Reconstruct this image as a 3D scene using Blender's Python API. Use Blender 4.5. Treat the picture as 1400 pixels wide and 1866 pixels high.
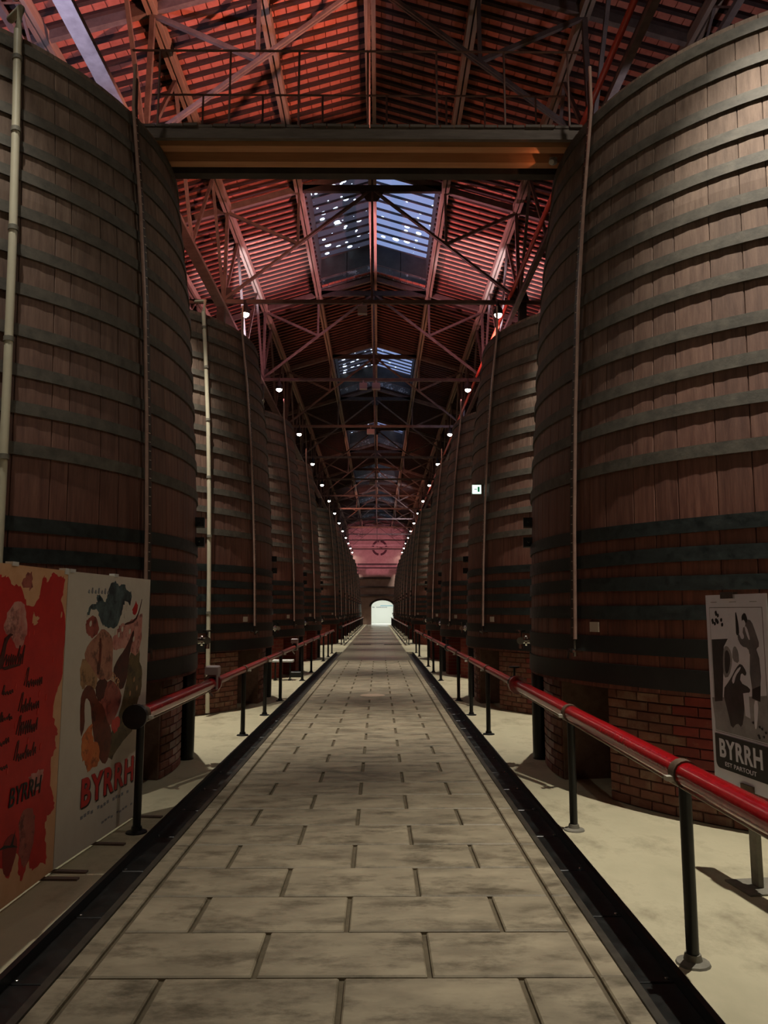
import bpy, math, random
from mathutils import Vector, Matrix
random.seed(7)
for o in list(bpy.data.objects): bpy.data.objects.remove(o)
SC = bpy.context.scene
COL = SC.collection
PI = math.pi
# ------------------------------------------------------------------ camera, world, exposure
cam_d = bpy.data.cameras.new('camera'); cam = bpy.data.objects.new('camera', cam_d); COL.objects.link(cam)
cam_d.sensor_fit = 'VERTICAL'; cam_d.sensor_height = 36.0; cam_d.lens = 1402.0/1866.0*36.0
cam_d.clip_start = 0.05; cam_d.clip_end = 300
TILT = math.atan(180.0/1402.0); YAW = math.atan(10.0/1402.0*math.cos(TILT))
cam.location = (0.16, 0, 1.6); cam.rotation_euler = (PI/2+TILT, 0, -YAW)
SC.camera = cam
SC.view_settings.view_transform = 'Standard'; SC.view_settings.look = 'None'
SC.view_settings.exposure = 0.0; SC.view_settings.gamma = 1.0; SC.view_settings.use_curve_mapping = False
world = bpy.data.worlds.new('overcast_sky'); SC.world = world; world.use_nodes = True
bg = world.node_tree.nodes['Background']; bg.inputs[0].default_value = (0.66, 0.80, 1.0, 1); bg.inputs[1].default_value = 4.0
# light settings used by the lamps' builders below
LAMP_W = 2350.0
GLOW_W = 43.0
LAMP_COL = (1.0, 0.94, 0.81)

# ------------------------------------------------------------------ helpers
def lin(c):
    return tuple(((v/255.0)/12.92 if v/255.0 <= 0.04045 else (((v/255.0)+0.055)/1.055)**2.4) for v in c)

class MB:
    def __init__(s): s.v = []; s.f = []; s.uv = None
    def add(s, vs, fs):
        b = len(s.v); s.v += [tuple(v) for v in vs]; s.f += [tuple(b+i for i in f) for f in fs]; return s
    def box(s, x0, x1, y0, y1, z0, z1):
        return s.add([(x0,y0,z0),(x1,y0,z0),(x1,y1,z0),(x0,y1,z0),(x0,y0,z1),(x1,y0,z1),(x1,y1,z1),(x0,y1,z1)],
                     [(0,3,2,1),(4,5,6,7),(0,1,5,4),(1,2,6,5),(2,3,7,6),(3,0,4,7)])
    def cham(s, x0, x1, y0, y1, z0, z1, c):
        return s.add([(x0,y0,z0),(x1,y0,z0),(x1,y1,z0),(x0,y1,z0),(x0,y0,z1-c),(x1,y0,z1-c),(x1,y1,z1-c),(x0,y1,z1-c),
                      (x0+c,y0+c,z1),(x1-c,y0+c,z1),(x1-c,y1-c,z1),(x0+c,y1-c,z1)],
                     [(0,3,2,1),(0,1,5,4),(1,2,6,5),(2,3,7,6),(3,0,4,7),(4,5,9,8),(5,6,10,9),(6,7,11,10),(7,4,8,11),(8,9,10,11)])
    def beam(s, p, q, w, h, up=(0,0,1)):
        p = Vector(p); q = Vector(q); d = (q-p).normalized(); up = Vector(up)
        if abs(d.dot(up)) > 0.98: up = Vector((0,1,0))
        r = d.cross(up).normalized(); u = r.cross(d)
        a = r*(w/2); b = u*(h/2)
        vs = [p-a-b, p+a-b, p+a+b, p-a+b, q-a-b, q+a-b, q+a+b, q-a+b]
        return s.add(vs, [(0,1,2,3),(4,7,6,5),(0,4,5,1),(1,5,6,2),(2,6,7,3),(3,7,4,0)])
    def tube(s, pts, r, n=10, caps=True):
        pts = [Vector(p) for p in pts]; rr = r if isinstance(r, (list, tuple)) else [r]*len(pts)
        rings = []
        for i, p in enumerate(pts):
            d = (pts[min(i+1, len(pts)-1)]-pts[max(i-1, 0)]).normalized()
            up = Vector((0,0,1)) if abs(d.z) < 0.95 else Vector((0,1,0))
            a = d.cross(up).normalized(); b = a.cross(d)
            rings.append([p+(a*math.cos(2*PI*k/n)+b*math.sin(2*PI*k/n))*rr[i] for k in range(n)])
        vs = [v for R in rings for v in R]; fs = []
        for i in range(len(rings)-1):
            for k in range(n):
                fs.append((i*n+k, i*n+(k+1) % n, (i+1)*n+(k+1) % n, (i+1)*n+k))
        if caps: fs += [tuple(range(n-1, -1, -1)), tuple((len(rings)-1)*n+k for k in range(n))]
        return s.add(vs, fs)
    def lathe(s, prof, c=(0,0,0), n=16):
        vs = []; fs = []
        for (r, z) in prof:
            vs += [(c[0]+r*math.cos(2*PI*k/n), c[1]+r*math.sin(2*PI*k/n), c[2]+z) for k in range(n)]
        for i in range(len(prof)-1):
            for k in range(n): fs.append((i*n+k, i*n+(k+1) % n, (i+1)*n+(k+1) % n, (i+1)*n+k))
        fs += [tuple(range(n-1, -1, -1)), tuple((len(prof)-1)*n+k for k in range(n))]
        return s.add(vs, fs)
    def prism(s, poly, f0, f1):
        n = len(poly)
        return s.add([f0(*p) for p in poly]+[f1(*p) for p in poly],
                     [tuple(range(n-1, -1, -1)), tuple(range(n, 2*n))]+[(i, (i+1) % n, n+(i+1) % n, n+i) for i in range(n)])
    def move(s, d):
        s.v = [(v[0]+d[0], v[1]+d[1], v[2]+d[2]) for v in s.v]; return s
    def mesh(s, name, mat, smooth=False):
        me = bpy.data.meshes.new(name); me.from_pydata(s.v, [], s.f)
        if s.uv:
            l = me.uv_layers.new(name='UVMap')
            for i, lp in enumerate(me.loops): l.data[i].uv = s.uv[lp.vertex_index]
        me.update()
        if mat: me.materials.append(mat)
        if smooth:
            me.shade_smooth(); me.set_sharp_from_angle(angle=0.7)
        return me

def link(name, me, parent=None, loc=(0,0,0), rot=(0,0,0)):
    o = bpy.data.objects.new(name, me); COL.objects.link(o); o.location = loc; o.rotation_euler = rot
    if parent is not None: o.parent = parent
    return o
def tag(o, label, cat, group=None, kind=None):
    o['label'] = label
    if cat: o['category'] = cat
    if group: o['group'] = group
    if kind: o['kind'] = kind
    return o
def thing(name, loc, label, cat, group=None, kind=None):
    o = bpy.data.objects.new(name, None); COL.objects.link(o); o.location = loc
    o.empty_display_size = 0.2
    return tag(o, label, cat, group, kind)
def wloc(o):
    v = Vector(o.location); p = o.parent
    while p is not None: v = v + Vector(p.location); p = p.parent
    return v
def part(name, mb, mat, root, smooth=False):          # mb in world coordinates, root unrotated
    mb.move(-wloc(root)); return link(name, mb.mesh(name, mat, smooth), root)
def solo(name, mb, mat, label, cat, group=None, kind=None, smooth=False):
    o = link(name, mb.mesh(name, mat, smooth)); return tag(o, label, cat, group, kind)
ORD = ['zeroth','first','second','third','fourth','fifth','sixth','seventh','eighth','ninth','tenth','eleventh','twelfth',
       'thirteenth','fourteenth','fifteenth','sixteenth','seventeenth']

# ------------------------------------------------------------------ materials
def nt(name):
    m = bpy.data.materials.new(name); m.use_nodes = True; t = m.node_tree
    return m, t, t.nodes['Principled BSDF']
def mat(name, c1, c2=None, rough=0.6, metal=0.0, scale=6.0, stretch=(1,1,1), rnd=0.0, bump=0.0, bscale=None, coat=0.0, world_co=False, c3=None, c3scale=2.0, c3lo=0.55, c3hi=0.7, rough2=None, spec=0.5):
    m, t, p = nt(name); N = t.nodes; L = t.links
    c1 = lin(c1); c2 = lin(c2) if c2 else c1
    if world_co: co = N.new('ShaderNodeNewGeometry').outputs['Position']
    else: co = N.new('ShaderNodeTexCoord').outputs['Object']
    mp = N.new('ShaderNodeMapping'); mp.inputs['Scale'].default_value = stretch; L.new(co, mp.inputs[0])
    nz = N.new('ShaderNodeTexNoise'); nz.inputs['Scale'].default_value = scale; nz.inputs['Detail'].default_value = 6; nz.inputs['Roughness'].default_value = 0.65
    L.new(mp.outputs[0], nz.inputs['Vector'])
    oi = None
    if rnd:
        oi = N.new('ShaderNodeObjectInfo')
        av = N.new('ShaderNodeVectorMath'); av.operation = 'SCALE'; L.new(oi.outputs['Random'], av.inputs['Scale']); av.inputs[0].default_value = (37.0, 11.0, 23.0)
        ad = N.new('ShaderNodeVectorMath'); L.new(mp.outputs[0], ad.inputs[0]); L.new(av.outputs[0], ad.inputs[1]); L.new(ad.outputs[0], nz.inputs['Vector'])
    mr = N.new('ShaderNodeMapRange'); mr.inputs[1].default_value = 0.32; mr.inputs[2].default_value = 0.68; L.new(nz.outputs[0], mr.inputs[0])
    mx = N.new('ShaderNodeMix'); mx.data_type = 'RGBA'; mx.inputs[6].default_value = (*c1, 1); mx.inputs[7].default_value = (*c2, 1); L.new(mr.outputs[0], mx.inputs[0])
    out = mx.outputs[2]
    if c3:
        n3 = N.new('ShaderNodeTexNoise'); n3.inputs['Scale'].default_value = c3scale; n3.inputs['Detail'].default_value = 8; n3.inputs['Roughness'].default_value = 0.7
        L.new(nz.inputs['Vector'].links[0].from_socket, n3.inputs['Vector'])
        m3 = N.new('ShaderNodeMapRange'); m3.inputs[1].default_value = c3lo; m3.inputs[2].default_value = c3hi; L.new(n3.outputs[0], m3.inputs[0])
        x3 = N.new('ShaderNodeMix'); x3.data_type = 'RGBA'; x3.inputs[7].default_value = (*lin(c3), 1); L.new(m3.outputs[0], x3.inputs[0]); L.new(out, x3.inputs[6]); out = x3.outputs[2]
    if rnd:
        hv = N.new('ShaderNodeMapRange'); hv.inputs[3].default_value = 1-rnd; hv.inputs[4].default_value = 1+rnd; L.new(oi.outputs['Random'], hv.inputs[0])
        sc = N.new('ShaderNodeVectorMath'); sc.operation = 'SCALE'; L.new(out, sc.inputs[0]); L.new(hv.outputs[0], sc.inputs['Scale']); out = sc.outputs[0]
    L.new(out, p.inputs['Base Color'])
    p.inputs['Roughness'].default_value = rough; p.inputs['Metallic'].default_value = metal; p.inputs['Specular IOR Level'].default_value = spec
    if rough2 is not None:
        r2 = N.new('ShaderNodeMapRange'); r2.inputs[3].default_value = rough; r2.inputs[4].default_value = rough2; L.new(mr.outputs[0], r2.inputs[0]); L.new(r2.outputs[0], p.inputs['Roughness'])
    if coat: p.inputs['Coat Weight'].default_value = coat; p.inputs['Coat Roughness'].default_value = 0.15
    if bump:
        bz = nz
        if bscale:
            bz = N.new('ShaderNodeTexNoise'); bz.inputs['Scale'].default_value = bscale; bz.inputs['Detail'].default_value = 5; L.new(mp.outputs[0], bz.inputs['Vector'])
        b = N.new('ShaderNodeBump'); b.inputs['Strength'].default_value = bump; b.inputs['Distance'].default_value = 0.02; L.new(bz.outputs[0], b.inputs['Height']); L.new(b.outputs[0], p.inputs['Normal'])
    return m
def emis(name, col, st):
    m, t, p = nt(name); p.inputs['Base Color'].default_value = (*col, 1); p.inputs['Emission Color'].default_value = (*col, 1); p.inputs['Emission Strength'].default_value = st; return m

def oak(name, rnd):
    # oiled red-brown wood at the foot of the vats, greyer dusty wood higher up
    m, t, p = nt(name); N = t.nodes; L = t.links
    tc = N.new('ShaderNodeTexCoord'); sep = N.new('ShaderNodeSeparateXYZ'); L.new(tc.outputs['Object'], sep.inputs[0])
    mp = N.new('ShaderNodeMapping'); mp.inputs['Scale'].default_value = (9, 9, 0.7); L.new(tc.outputs['Object'], mp.inputs[0])
    oi = N.new('ShaderNodeObjectInfo'); av = N.new('ShaderNodeVectorMath'); av.operation = 'SCALE'; av.inputs[0].default_value = (31, 17, 9); L.new(oi.outputs['Random'], av.inputs['Scale'])
    ad = N.new('ShaderNodeVectorMath'); L.new(mp.outputs[0], ad.inputs[0]); L.new(av.outputs[0], ad.inputs[1])
    nz = N.new('ShaderNodeTexNoise'); nz.inputs['Scale'].default_value = 2.2; nz.inputs['Detail'].default_value = 7; nz.inputs['Roughness'].default_value = .7; L.new(ad.outputs[0], nz.inputs['Vector'])
    mr = N.new('ShaderNodeMapRange'); mr.inputs[1].default_value = .3; mr.inputs[2].default_value = .7; L.new(nz.outputs[0], mr.inputs[0])
    def mixc(a, b, fac):
        x = N.new('ShaderNodeMix'); x.data_type = 'RGBA'
        for i, c in ((6, a), (7, b)):
            if isinstance(c, tuple): x.inputs[i].default_value = (*lin(c), 1)
            else: L.new(c, x.inputs[i])
        L.new(fac, x.inputs[0]); return x.outputs[2]
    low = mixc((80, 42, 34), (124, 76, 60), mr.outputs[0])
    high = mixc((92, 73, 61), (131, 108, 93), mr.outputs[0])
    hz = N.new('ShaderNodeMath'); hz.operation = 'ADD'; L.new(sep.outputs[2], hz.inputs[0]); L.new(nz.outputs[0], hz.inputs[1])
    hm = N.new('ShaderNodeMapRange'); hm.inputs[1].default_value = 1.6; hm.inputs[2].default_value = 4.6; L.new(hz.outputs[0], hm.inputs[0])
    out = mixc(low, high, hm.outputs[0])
    if rnd:
        hv = N.new('ShaderNodeMapRange'); hv.inputs[3].default_value = 1-rnd; hv.inputs[4].default_value = 1+rnd; L.new(oi.outputs['Random'], hv.inputs[0])
        sc = N.new('ShaderNodeVectorMath'); sc.operation = 'SCALE'; L.new(out, sc.inputs[0]); L.new(hv.outputs[0], sc.inputs['Scale']); out = sc.outputs[0]
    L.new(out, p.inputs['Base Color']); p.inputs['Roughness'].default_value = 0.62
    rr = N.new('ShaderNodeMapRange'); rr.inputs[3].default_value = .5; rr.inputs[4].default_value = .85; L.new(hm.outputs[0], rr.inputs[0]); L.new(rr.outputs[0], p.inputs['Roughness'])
    b = N.new('ShaderNodeBump'); b.inputs['Strength'].default_value = .35; b.inputs['Distance'].default_value = .012; L.new(nz.outputs[0], b.inputs['Height']); L.new(b.outputs[0], p.inputs['Normal'])
    return m

def brickmat(name, c1, c2, mort, bw, bh, ms=0.006, uvmap=True, rough=0.8):
    m, t, p = nt(name); N = t.nodes; L = t.links
    tc = N.new('ShaderNodeTexCoord'); b = N.new('ShaderNodeTexBrick')
    L.new(tc.outputs['UV' if uvmap else 'Object'], b.inputs['Vector'])
    b.inputs['Color1'].default_value = (*lin(c1), 1); b.inputs['Color2'].default_value = (*lin(c2), 1); b.inputs['Mortar'].default_value = (*lin(mort), 1)
    b.inputs['Scale'].default_value = 1.0; b.inputs['Brick Width'].default_value = bw; b.inputs['Row Height'].default_value = bh; b.inputs['Mortar Size'].default_value = ms
    L.new(b.outputs['Color'], p.inputs['Base Color']); p.inputs['Roughness'].default_value = rough
    bp = N.new('ShaderNodeBump'); bp.inputs['Strength'].default_value = .5; bp.inputs['Distance'].default_value = .01; bp.invert = True; L.new(b.outputs['Fac'], bp.inputs['Height']); L.new(bp.outputs[0], p.inputs['Normal'])
    return m

M = {}
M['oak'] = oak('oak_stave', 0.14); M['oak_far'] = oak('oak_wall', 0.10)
M['hoop'] = mat('hoop_dusty_iron', (68, 63, 55), (96, 89, 78), rough=.75, scale=9, bump=.15)
M['hoop_low'] = mat('hoop_painted_iron', (26, 30, 30), (46, 52, 50), rough=.34, scale=14, bump=.12, rough2=.5)
M['hoop_base'] = mat('hoop_black_iron', (14, 15, 14), (26, 26, 23), rough=.5, scale=10)
M['lid'] = mat('vat_head_wood', (70, 50, 38), (98, 74, 56), rough=.85, scale=3)
M['brick'] = mat('red_brick', (100, 30, 24), (128, 46, 36), rough=.45, scale=7, rnd=.18, bump=.2, c3=(150, 110, 88), c3scale=2.6, c3lo=.6, c3hi=.74)
M['brick_worn'] = mat('worn_limewashed_brick', (96, 50, 38), (122, 76, 58), rough=.8, scale=5, rnd=.16, bump=.5, c3=(134, 108, 88), c3scale=3.0, c3lo=.5, c3hi=.68)
M['mortar'] = mat('pale_mortar', (98, 70, 56), (120, 92, 76), rough=.9, scale=12)
M['brickwall'] = brickmat('brick_plinth_wall', (112, 34, 25), (138, 52, 38), (120, 90, 72), .22, .08)
M['conc'] = mat('polished_concrete', (172, 164, 136), (198, 188, 158), rough=.55, scale=1.6, stretch=(1, .7, 1), world_co=True, bump=.06, bscale=14, c3=(128, 119, 95), c3scale=1.6, c3lo=.5, c3hi=.72, rough2=.7)
M['bed'] = mat('walkway_joint_mortar', (84, 74, 56), (104, 92, 72), rough=.9, scale=10, world_co=True)
M['paver'] = mat('stamped_stone', (128, 117, 97), (164, 151, 126), rough=.5, scale=3.2, stretch=(.8, 1.6, 1), rnd=.05, bump=.10, bscale=9, c3=(92, 82, 64), c3scale=3.4, c3lo=.48, c3hi=.66, rough2=.62)
M['paver_far'] = brickmat('stamped_stone_far', (122, 114, 98), (134, 124, 106), (92, 84, 68), .79, .4855, .012, uvmap=False, rough=.3)
M['black'] = mat('black_steel', (10, 10, 10), (20, 20, 19), rough=.38, scale=12)
M['plate'] = mat('black_cover_plate', (12, 13, 12), (24, 25, 23), rough=.3, scale=6, rough2=.5)
M['angle'] = mat('kerb_steel_angle', (44, 40, 34), (70, 64, 54), rough=.45, scale=9)
M['bolt'] = mat('bright_bolt', (200, 200, 190), rough=.2, metal=1)
M['red'] = mat('glossy_red_paint', (150, 8, 16), (178, 14, 24), rough=.22, scale=18, coat=.6, bump=.05)
M['redold'] = mat('worn_red_paint', (116, 26, 26), (150, 40, 38), rough=.32, scale=14, coat=.3)
M['redpipe'] = mat('orange_red_pipe_paint', (196, 62, 40), (210, 76, 50), rough=.4, scale=5)  # red light on the right girder chord, put into the colour
M['rust'] = mat('rusty_clamp', (70, 52, 38), (104, 82, 62), rough=.6, scale=20)
M['conduit'] = mat('pale_conduit', (190, 184, 170), rough=.35)
M['foot'] = mat('cast_grey_flange', (104, 100, 88), (128, 122, 108), rough=.7, scale=16)
M['chrome'] = mat('chrome', (205, 202, 196), rough=.14, metal=1)
M['copper'] = mat('copper_gauge_tube', (146, 116, 104), (172, 140, 126), rough=.35, metal=.2, scale=8)
M['scale'] = mat('gauge_ruler', (44, 34, 30), (74, 60, 54), rough=.5, scale=20)
M['tick'] = mat('ruler_tick', (190, 176, 160), rough=.5)
M['pvc'] = mat('cream_pvc', (196, 188, 164), (208, 200, 176), rough=.45, scale=3)
M['white'] = mat('white_plastic', (210, 208, 204), rough=.4)
M['greybox'] = mat('pale_grey_box', (170, 150, 148), rough=.5)
M['steel'] = mat('roof_steel', (92, 74, 66), (124, 104, 94), rough=.65, scale=4, world_co=True)
M['steel_dark'] = mat('roof_steel_dark', (50, 42, 38), (72, 62, 56), rough=.7, scale=4, world_co=True)
M['purlin'] = mat('purlin_timber', (128, 104, 88), (160, 134, 114), rough=.8, scale=5, stretch=(4, .3, 4), world_co=True)
M['rafter'] = mat('dark_rafter', (44, 26, 20), (66, 40, 30), rough=.85, scale=5, stretch=(1, 4, 4))
M['tile'] = mat('terracotta_roof_tile', (168, 88, 68), (190, 110, 86), rough=.8, scale=6, rnd=.14, bump=.2)
M['tile_far'] = mat('terracotta_roof_deck', (166, 84, 62), (196, 108, 80), rough=.8, scale=3, world_co=True, bump=.2)
M['timber'] = mat('catwalk_timber', (182, 124, 84), (204, 148, 106), rough=.7, scale=4, stretch=(.3, 4, 4))
M['timber_grey'] = mat('weathered_catwalk_board', (88, 78, 72), (112, 100, 92), rough=.85, scale=5, stretch=(.6, 4, 4))
M['railpipe'] = mat('catwalk_rail_pipe', (120, 84, 74), rough=.55)
M['panel_dark'] = mat('lantern_end_sheet', (52, 50, 46), (72, 70, 64), rough=.7, scale=3, world_co=True)
M['panel_spot'] = mat('peeling_lantern_sheet', (84, 84, 82), (104, 104, 100), rough=.7, scale=4, world_co=True, c3=(188, 190, 188), c3scale=5.5, c3lo=.56, c3hi=.6)
M['glazebar'] = mat('glazing_bar', (60, 56, 54), (84, 80, 78), rough=.6, scale=5)
M['wall'] = mat('plastered_wall', (150, 122, 112), (172, 144, 132), rough=.9, scale=2.5, bump=.2, bscale=9, world_co=True)
M['wall_side'] = mat('dark_side_wall', (84, 66, 56), (104, 84, 72), rough=.9, scale=2, world_co=True)
M['ring'] = mat('oculus_dark_brick', (62, 26, 30), rough=.8)
M['molding'] = mat('end_wall_beam', (56, 40, 38), (72, 54, 50), rough=.8, scale=4)
M['whitewall'] = mat('white_room_wall', (236, 236, 228), rough=.7)
M['lens'] = emis('lamp_lens', (1.0, .95, .84), 30.0)
M['lamp'] = mat('lamp_housing', (52, 48, 46), rough=.5)
M['exit_face'] = emis('exit_sign_face', (.72, 1.0, .86), 1.6)
M['exit_mark'] = emis('exit_sign_pictogram', (.02, .35, .14), .25)
def pane(name, dirt, tint, dens):
    m, t, p = nt(name); N = t.nodes; L = t.links
    N.remove(p); out = N['Material Output']
    geo = N.new('ShaderNodeNewGeometry'); v = N.new('ShaderNodeTexVoronoi'); v.voronoi_dimensions = '2D'; v.inputs['Scale'].default_value = 2.9; L.new(geo.outputs['Position'], v.inputs['Vector'])
    sep = N.new('ShaderNodeSeparateColor'); L.new(v.outputs['Color'], sep.inputs[0])
    th = N.new('ShaderNodeMapRange'); th.inputs[1].default_value = 1-dens; th.inputs[2].default_value = 1.0; th.inputs[3].default_value = 0.0; th.inputs[4].default_value = 0.30; L.new(sep.outputs[0], th.inputs[0])
    lt = N.new('ShaderNodeMath'); lt.operation = 'LESS_THAN'; L.new(v.outputs['Distance'], lt.inputs[0]); L.new(th.outputs[0], lt.inputs[1])
    clear = N.new('ShaderNodeBsdfTransparent'); clear.inputs[0].default_value = (.95, .97, 1, 1)
    dt = N.new('ShaderNodeBsdfTransparent'); dt.inputs[0].default_value = (*tint, 1)
    df = N.new('ShaderNodeBsdfDiffuse'); df.inputs[0].default_value = (*dirt, 1)
    a = N.new('ShaderNodeMixShader'); a.inputs[0].default_value = .5; L.new(df.outputs[0], a.inputs[1]); L.new(dt.outputs[0], a.inputs[2])
    b = N.new('ShaderNodeMixShader'); L.new(lt.outputs[0], b.inputs[0]); L.new(a.outputs[0], b.inputs[1]); L.new(clear.outputs[0], b.inputs[2])
    L.new(b.outputs[0], out.inputs['Surface']); return m
M['pane_l'] = pane('grimy_glass', (.07, .065, .07), (.028, .025, .032), .75)
M['pane_r'] = pane('hazy_glass', (.07, .07, .07), (.17, .19, .29), .38)
def flat(name, c, rough=.55): return mat(name, c, rough=rough)

# ------------------------------------------------------------------ layout constants
S = 6.1; T0 = 11.1                    # bay length, first truss in view
YEND = 91.0; YBACK = -7.0; XW = 8.2
TR = [T0+S*k for k in range(-2, 14)]  # truss positions
def zr(x): return 12.15-0.30*abs(x)   # underside of the rafters
VX = 4.79; VY0 = 8.0; VZ = 0.95       # vat axes, first vat, underside height
VK = [0, 1, 2, 3, 5, 6, 7, 8, 9, 10, 11, 12, 13]   # bay 4 is the cross aisle
SIDE = {1: 'right', -1: 'left'}

# ------------------------------------------------------------------ floor
mb = MB()
mb.box(-XW, -1.515, YBACK, 30.6, -.3, 0); mb.box(1.515, XW, YBACK, 30.6, -.3, 0); mb.box(-XW, XW, 30.6, YEND+.5, -.3, -.002)
tag(link('floor', mb.mesh('floor', M['conc'])), 'pale worn concrete floor under and around the vats', 'floor', kind='structure')
mb = MB(); mb.box(-1.25, 1.25, YBACK, 30.6, -.3, -.02)
walk = tag(link('walkway', mb.mesh('walkway', M['bed'])), 'stamped stone walkway running down the middle of the hall', 'walkway', kind='structure')
mb = MB(); mb.box(-1.25, 1.25, 25.47, YEND+.4, -.011, .0)
link('far_paving', mb.mesh('far_paving', M['paver_far']), walk)
g = .013; gr = .009; row = .4855; y = 3.624-row*12; n = 0
cache = {}
def paver(x0, x1, y0, y1, nm='paver'):
    k = (round(x1-x0, 3), round(y1-y0, 3))
    if k not in cache:
        cache[k] = MB().cham(-k[0]/2, k[0]/2, -k[1]/2, k[1]/2, -.05, 0, .007).mesh('paver', M['paver'])
    return link(nm, cache[k], walk, ((x0+x1)/2, (y0+y1)/2, random.uniform(-.0015, .001)))
while y < 25.4:
    js = [-1.13, -.79, 0, .79, 1.13] if n % 2 == 1 else [-1.13, -.39, .39, 1.13]
    for a, b in zip(js[:-1], js[1:]): paver(a+g, b-g, y+gr, y+row-gr)
    y += row; n += 1
y = 3.624-row*12
while y < 25.4:
    for s in (-1, 1): paver(min(s*1.13+s*g, s*1.252), max(s*1.13+s*g, s*1.252), y+.003, y+row*2-.003, 'border_stone')
    y += row*2

# drain channels on both sides of the walkway
def channel(s):
    r = thing('drain_channel', (s*1.39, 12, -.06), 'black sunken drain channel with bolted covers along the %s edge of the walkway' % SIDE[s], 'drain channel')
    m = MB(); m.box(min(s*1.25, s*1.515), max(s*1.25, s*1.515), YBACK, 30.6, -.30, -.075); part('channel_bed', m, M['black'], r)
    m = MB(); m.box(min(s*1.252, s*1.29), max(s*1.252, s*1.29), YBACK, 30.6, -.075, .006); part('kerb_angle', m, M['angle'], r)
    m = MB(); m.box(min(s*1.485, s*1.515), max(s*1.485, s*1.515), YBACK, 30.6, -.075, .004); part('outer_angle', m, M['black'], r)
    pm = MB().cham(-.098, .098, -.370, .370, -.012, 0, .004).mesh('cover_plate', M['plate'])
    bm = MB().lathe([(.011, 0), (.010, .004), (.006, .006)], n=8).mesh('bolt', M['bolt'])
    y = -1.2
    while y < 30:
        p = link('cover_plate', pm, r, (0, y-12, .01))
        if y < 18:
            for dx in (-.075, .075):
                for dy in (-.34,): link('bolt', bm, p, (dx, dy, 0))
        y += .75
channel(1); channel(-1)

# ------------------------------------------------------------------ walls
def wallbox(name, b, m, label):
    return tag(link(name, MB().box(*b).mesh(name, m)), label, 'wall', kind='structure')
wallbox('wall_left', (-XW-.4, -XW, YBACK, YEND+.5, 0, 9.9), M['wall_side'], 'plain side wall behind the left row of vats')
wallbox('wall_right', (XW, XW+.4, YBACK, YEND+.5, 0, 9.9), M['wall_side'], 'plain side wall behind the right row of vats')
wallbox('wall_back', (-XW-.4, XW+.4, YBACK-.4, YBACK, 0, 12.6), M['wall_side'], 'plain wall behind the camera closing the hall')
XA = .62
poly = [(-XW, 0), (-XW, zr(XW)+.2), (0, 12.45), (XW, zr(XW)+.2), (XW, 0), (XA+1.3, 0), (XA+1.3, 2.1)]
for k in range(1, 12):
    a = PI*k/12; poly.append((XA+1.3*math.cos(a), 2.1+.72*math.sin(a)))
poly += [(XA-1.3, 2.1), (XA-1.3, 0)]
wf = link('wall_far', MB().prism(poly, lambda x, z: (x, YEND, z), lambda x, z: (x, YEND+.5, z)).mesh('wall_far', M['wall']))
tag(wf, 'pink lit plastered end wall with an arched doorway', 'wall', kind='structure')
# oculus ring of four dark arcs
for q in range(4):
    pts = []
    a0 = q*PI/2+.16; a1 = (q+1)*PI/2-.16
    for k in range(13): a = a0+(a1-a0)*k/12; pts.append((.28+.93*math.cos(a), 9.0+.93*math.sin(a)))
    for k in range(12, -1, -1): a = a0+(a1-a0)*k/12; pts.append((.28+.68*math.cos(a), 9.0+.68*math.sin(a)))
    link('oculus_arc', MB().prism(pts, lambda x, z: (x, YEND-.06, z), lambda x, z: (x, YEND+.01, z)).mesh('oculus_arc', M['ring']), wf)
m = MB()
for (x, z, w) in ((-.1, 9.12, .3), (.32, 9.05, .5), (.2, 8.98, .7), (.4, 8.9, .3)): m.box(x, x+w*.6, YEND-.03, YEND+.01, z, z+.05)
link('oculus_motif', m.mesh('oculus_motif', M['ring']), wf)
for (x0, x1, z0, z1, d) in ((-XW, XW, 6.95, 7.15, .14), (-XW, XW, 6.55, 6.7, .2), (-2.6, 1.6, 5.35, 5.52, .25), (-XW, XW, 4.3, 4.45, .2), (-XW, XW, 3.3, 3.5, .25)):
    link('end_wall_beam', MB().box(x0, x1, YEND-d, YEND+.01, z0, z1).mesh('end_wall_beam', M['molding']), wf)
apts = []
for k in range(0, 13): a = PI*k/12; apts.append((XA+1.55*math.cos(a), 2.1+.95*math.sin(a)))
for k in range(12, -1, -1): a = PI*k/12; apts.append((XA+1.3*math.cos(a), 2.1+.72*math.sin(a)))
link('arch_surround', MB().prism(apts, lambda x, z: (x, YEND-.08, z), lambda x, z: (x, YEND+.01, z)).mesh('arch_surround', M['molding']), wf)
# white room beyond the arch
m = MB(); m.box(-4, 5.2, 99, 99.2, 0, 4); m.box(-4.2, -4, YEND+.5, 99.2, 0, 4); m.box(5.2, 5.4, YEND+.5, 99.2, 0, 4)
wb = tag(link('wall_beyond', m.mesh('wall_beyond', M['whitewall'])), 'bright white room seen through the far arch', 'wall', kind='structure')
for i, (x0, x1, z0, z1, c) in enumerate(((.4, 2.0, 2.18, 2.30, (150, 190, 205)), (-.6, -.35, 1.98, 2.12, (120, 120, 124)), (-.1, 1.3, 1.98, 2.12, (150, 152, 160)))):
    m = MB()
    if i == 0: m.box(x0, x1, 98.98, 99.0, z0, z1)
    else:
        xx = x0
        while xx < x1-.05:
            w = random.uniform(.06, .14); m.box(xx, min(xx+w, x1), 98.98, 99.0, z0, z1-random.uniform(0, .05)); xx += w+.05
    link('wall_print', m.mesh('wall_print', flat('wall_print', c)), wb)
tag(link('floor_beyond', MB().box(-4.2, 5.4, YEND+.4, 99.2, -.3, -.001).mesh('floor_beyond', M['whitewall'])), 'pale floor of the white room beyond the arch', 'floor', kind='structure')
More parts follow.
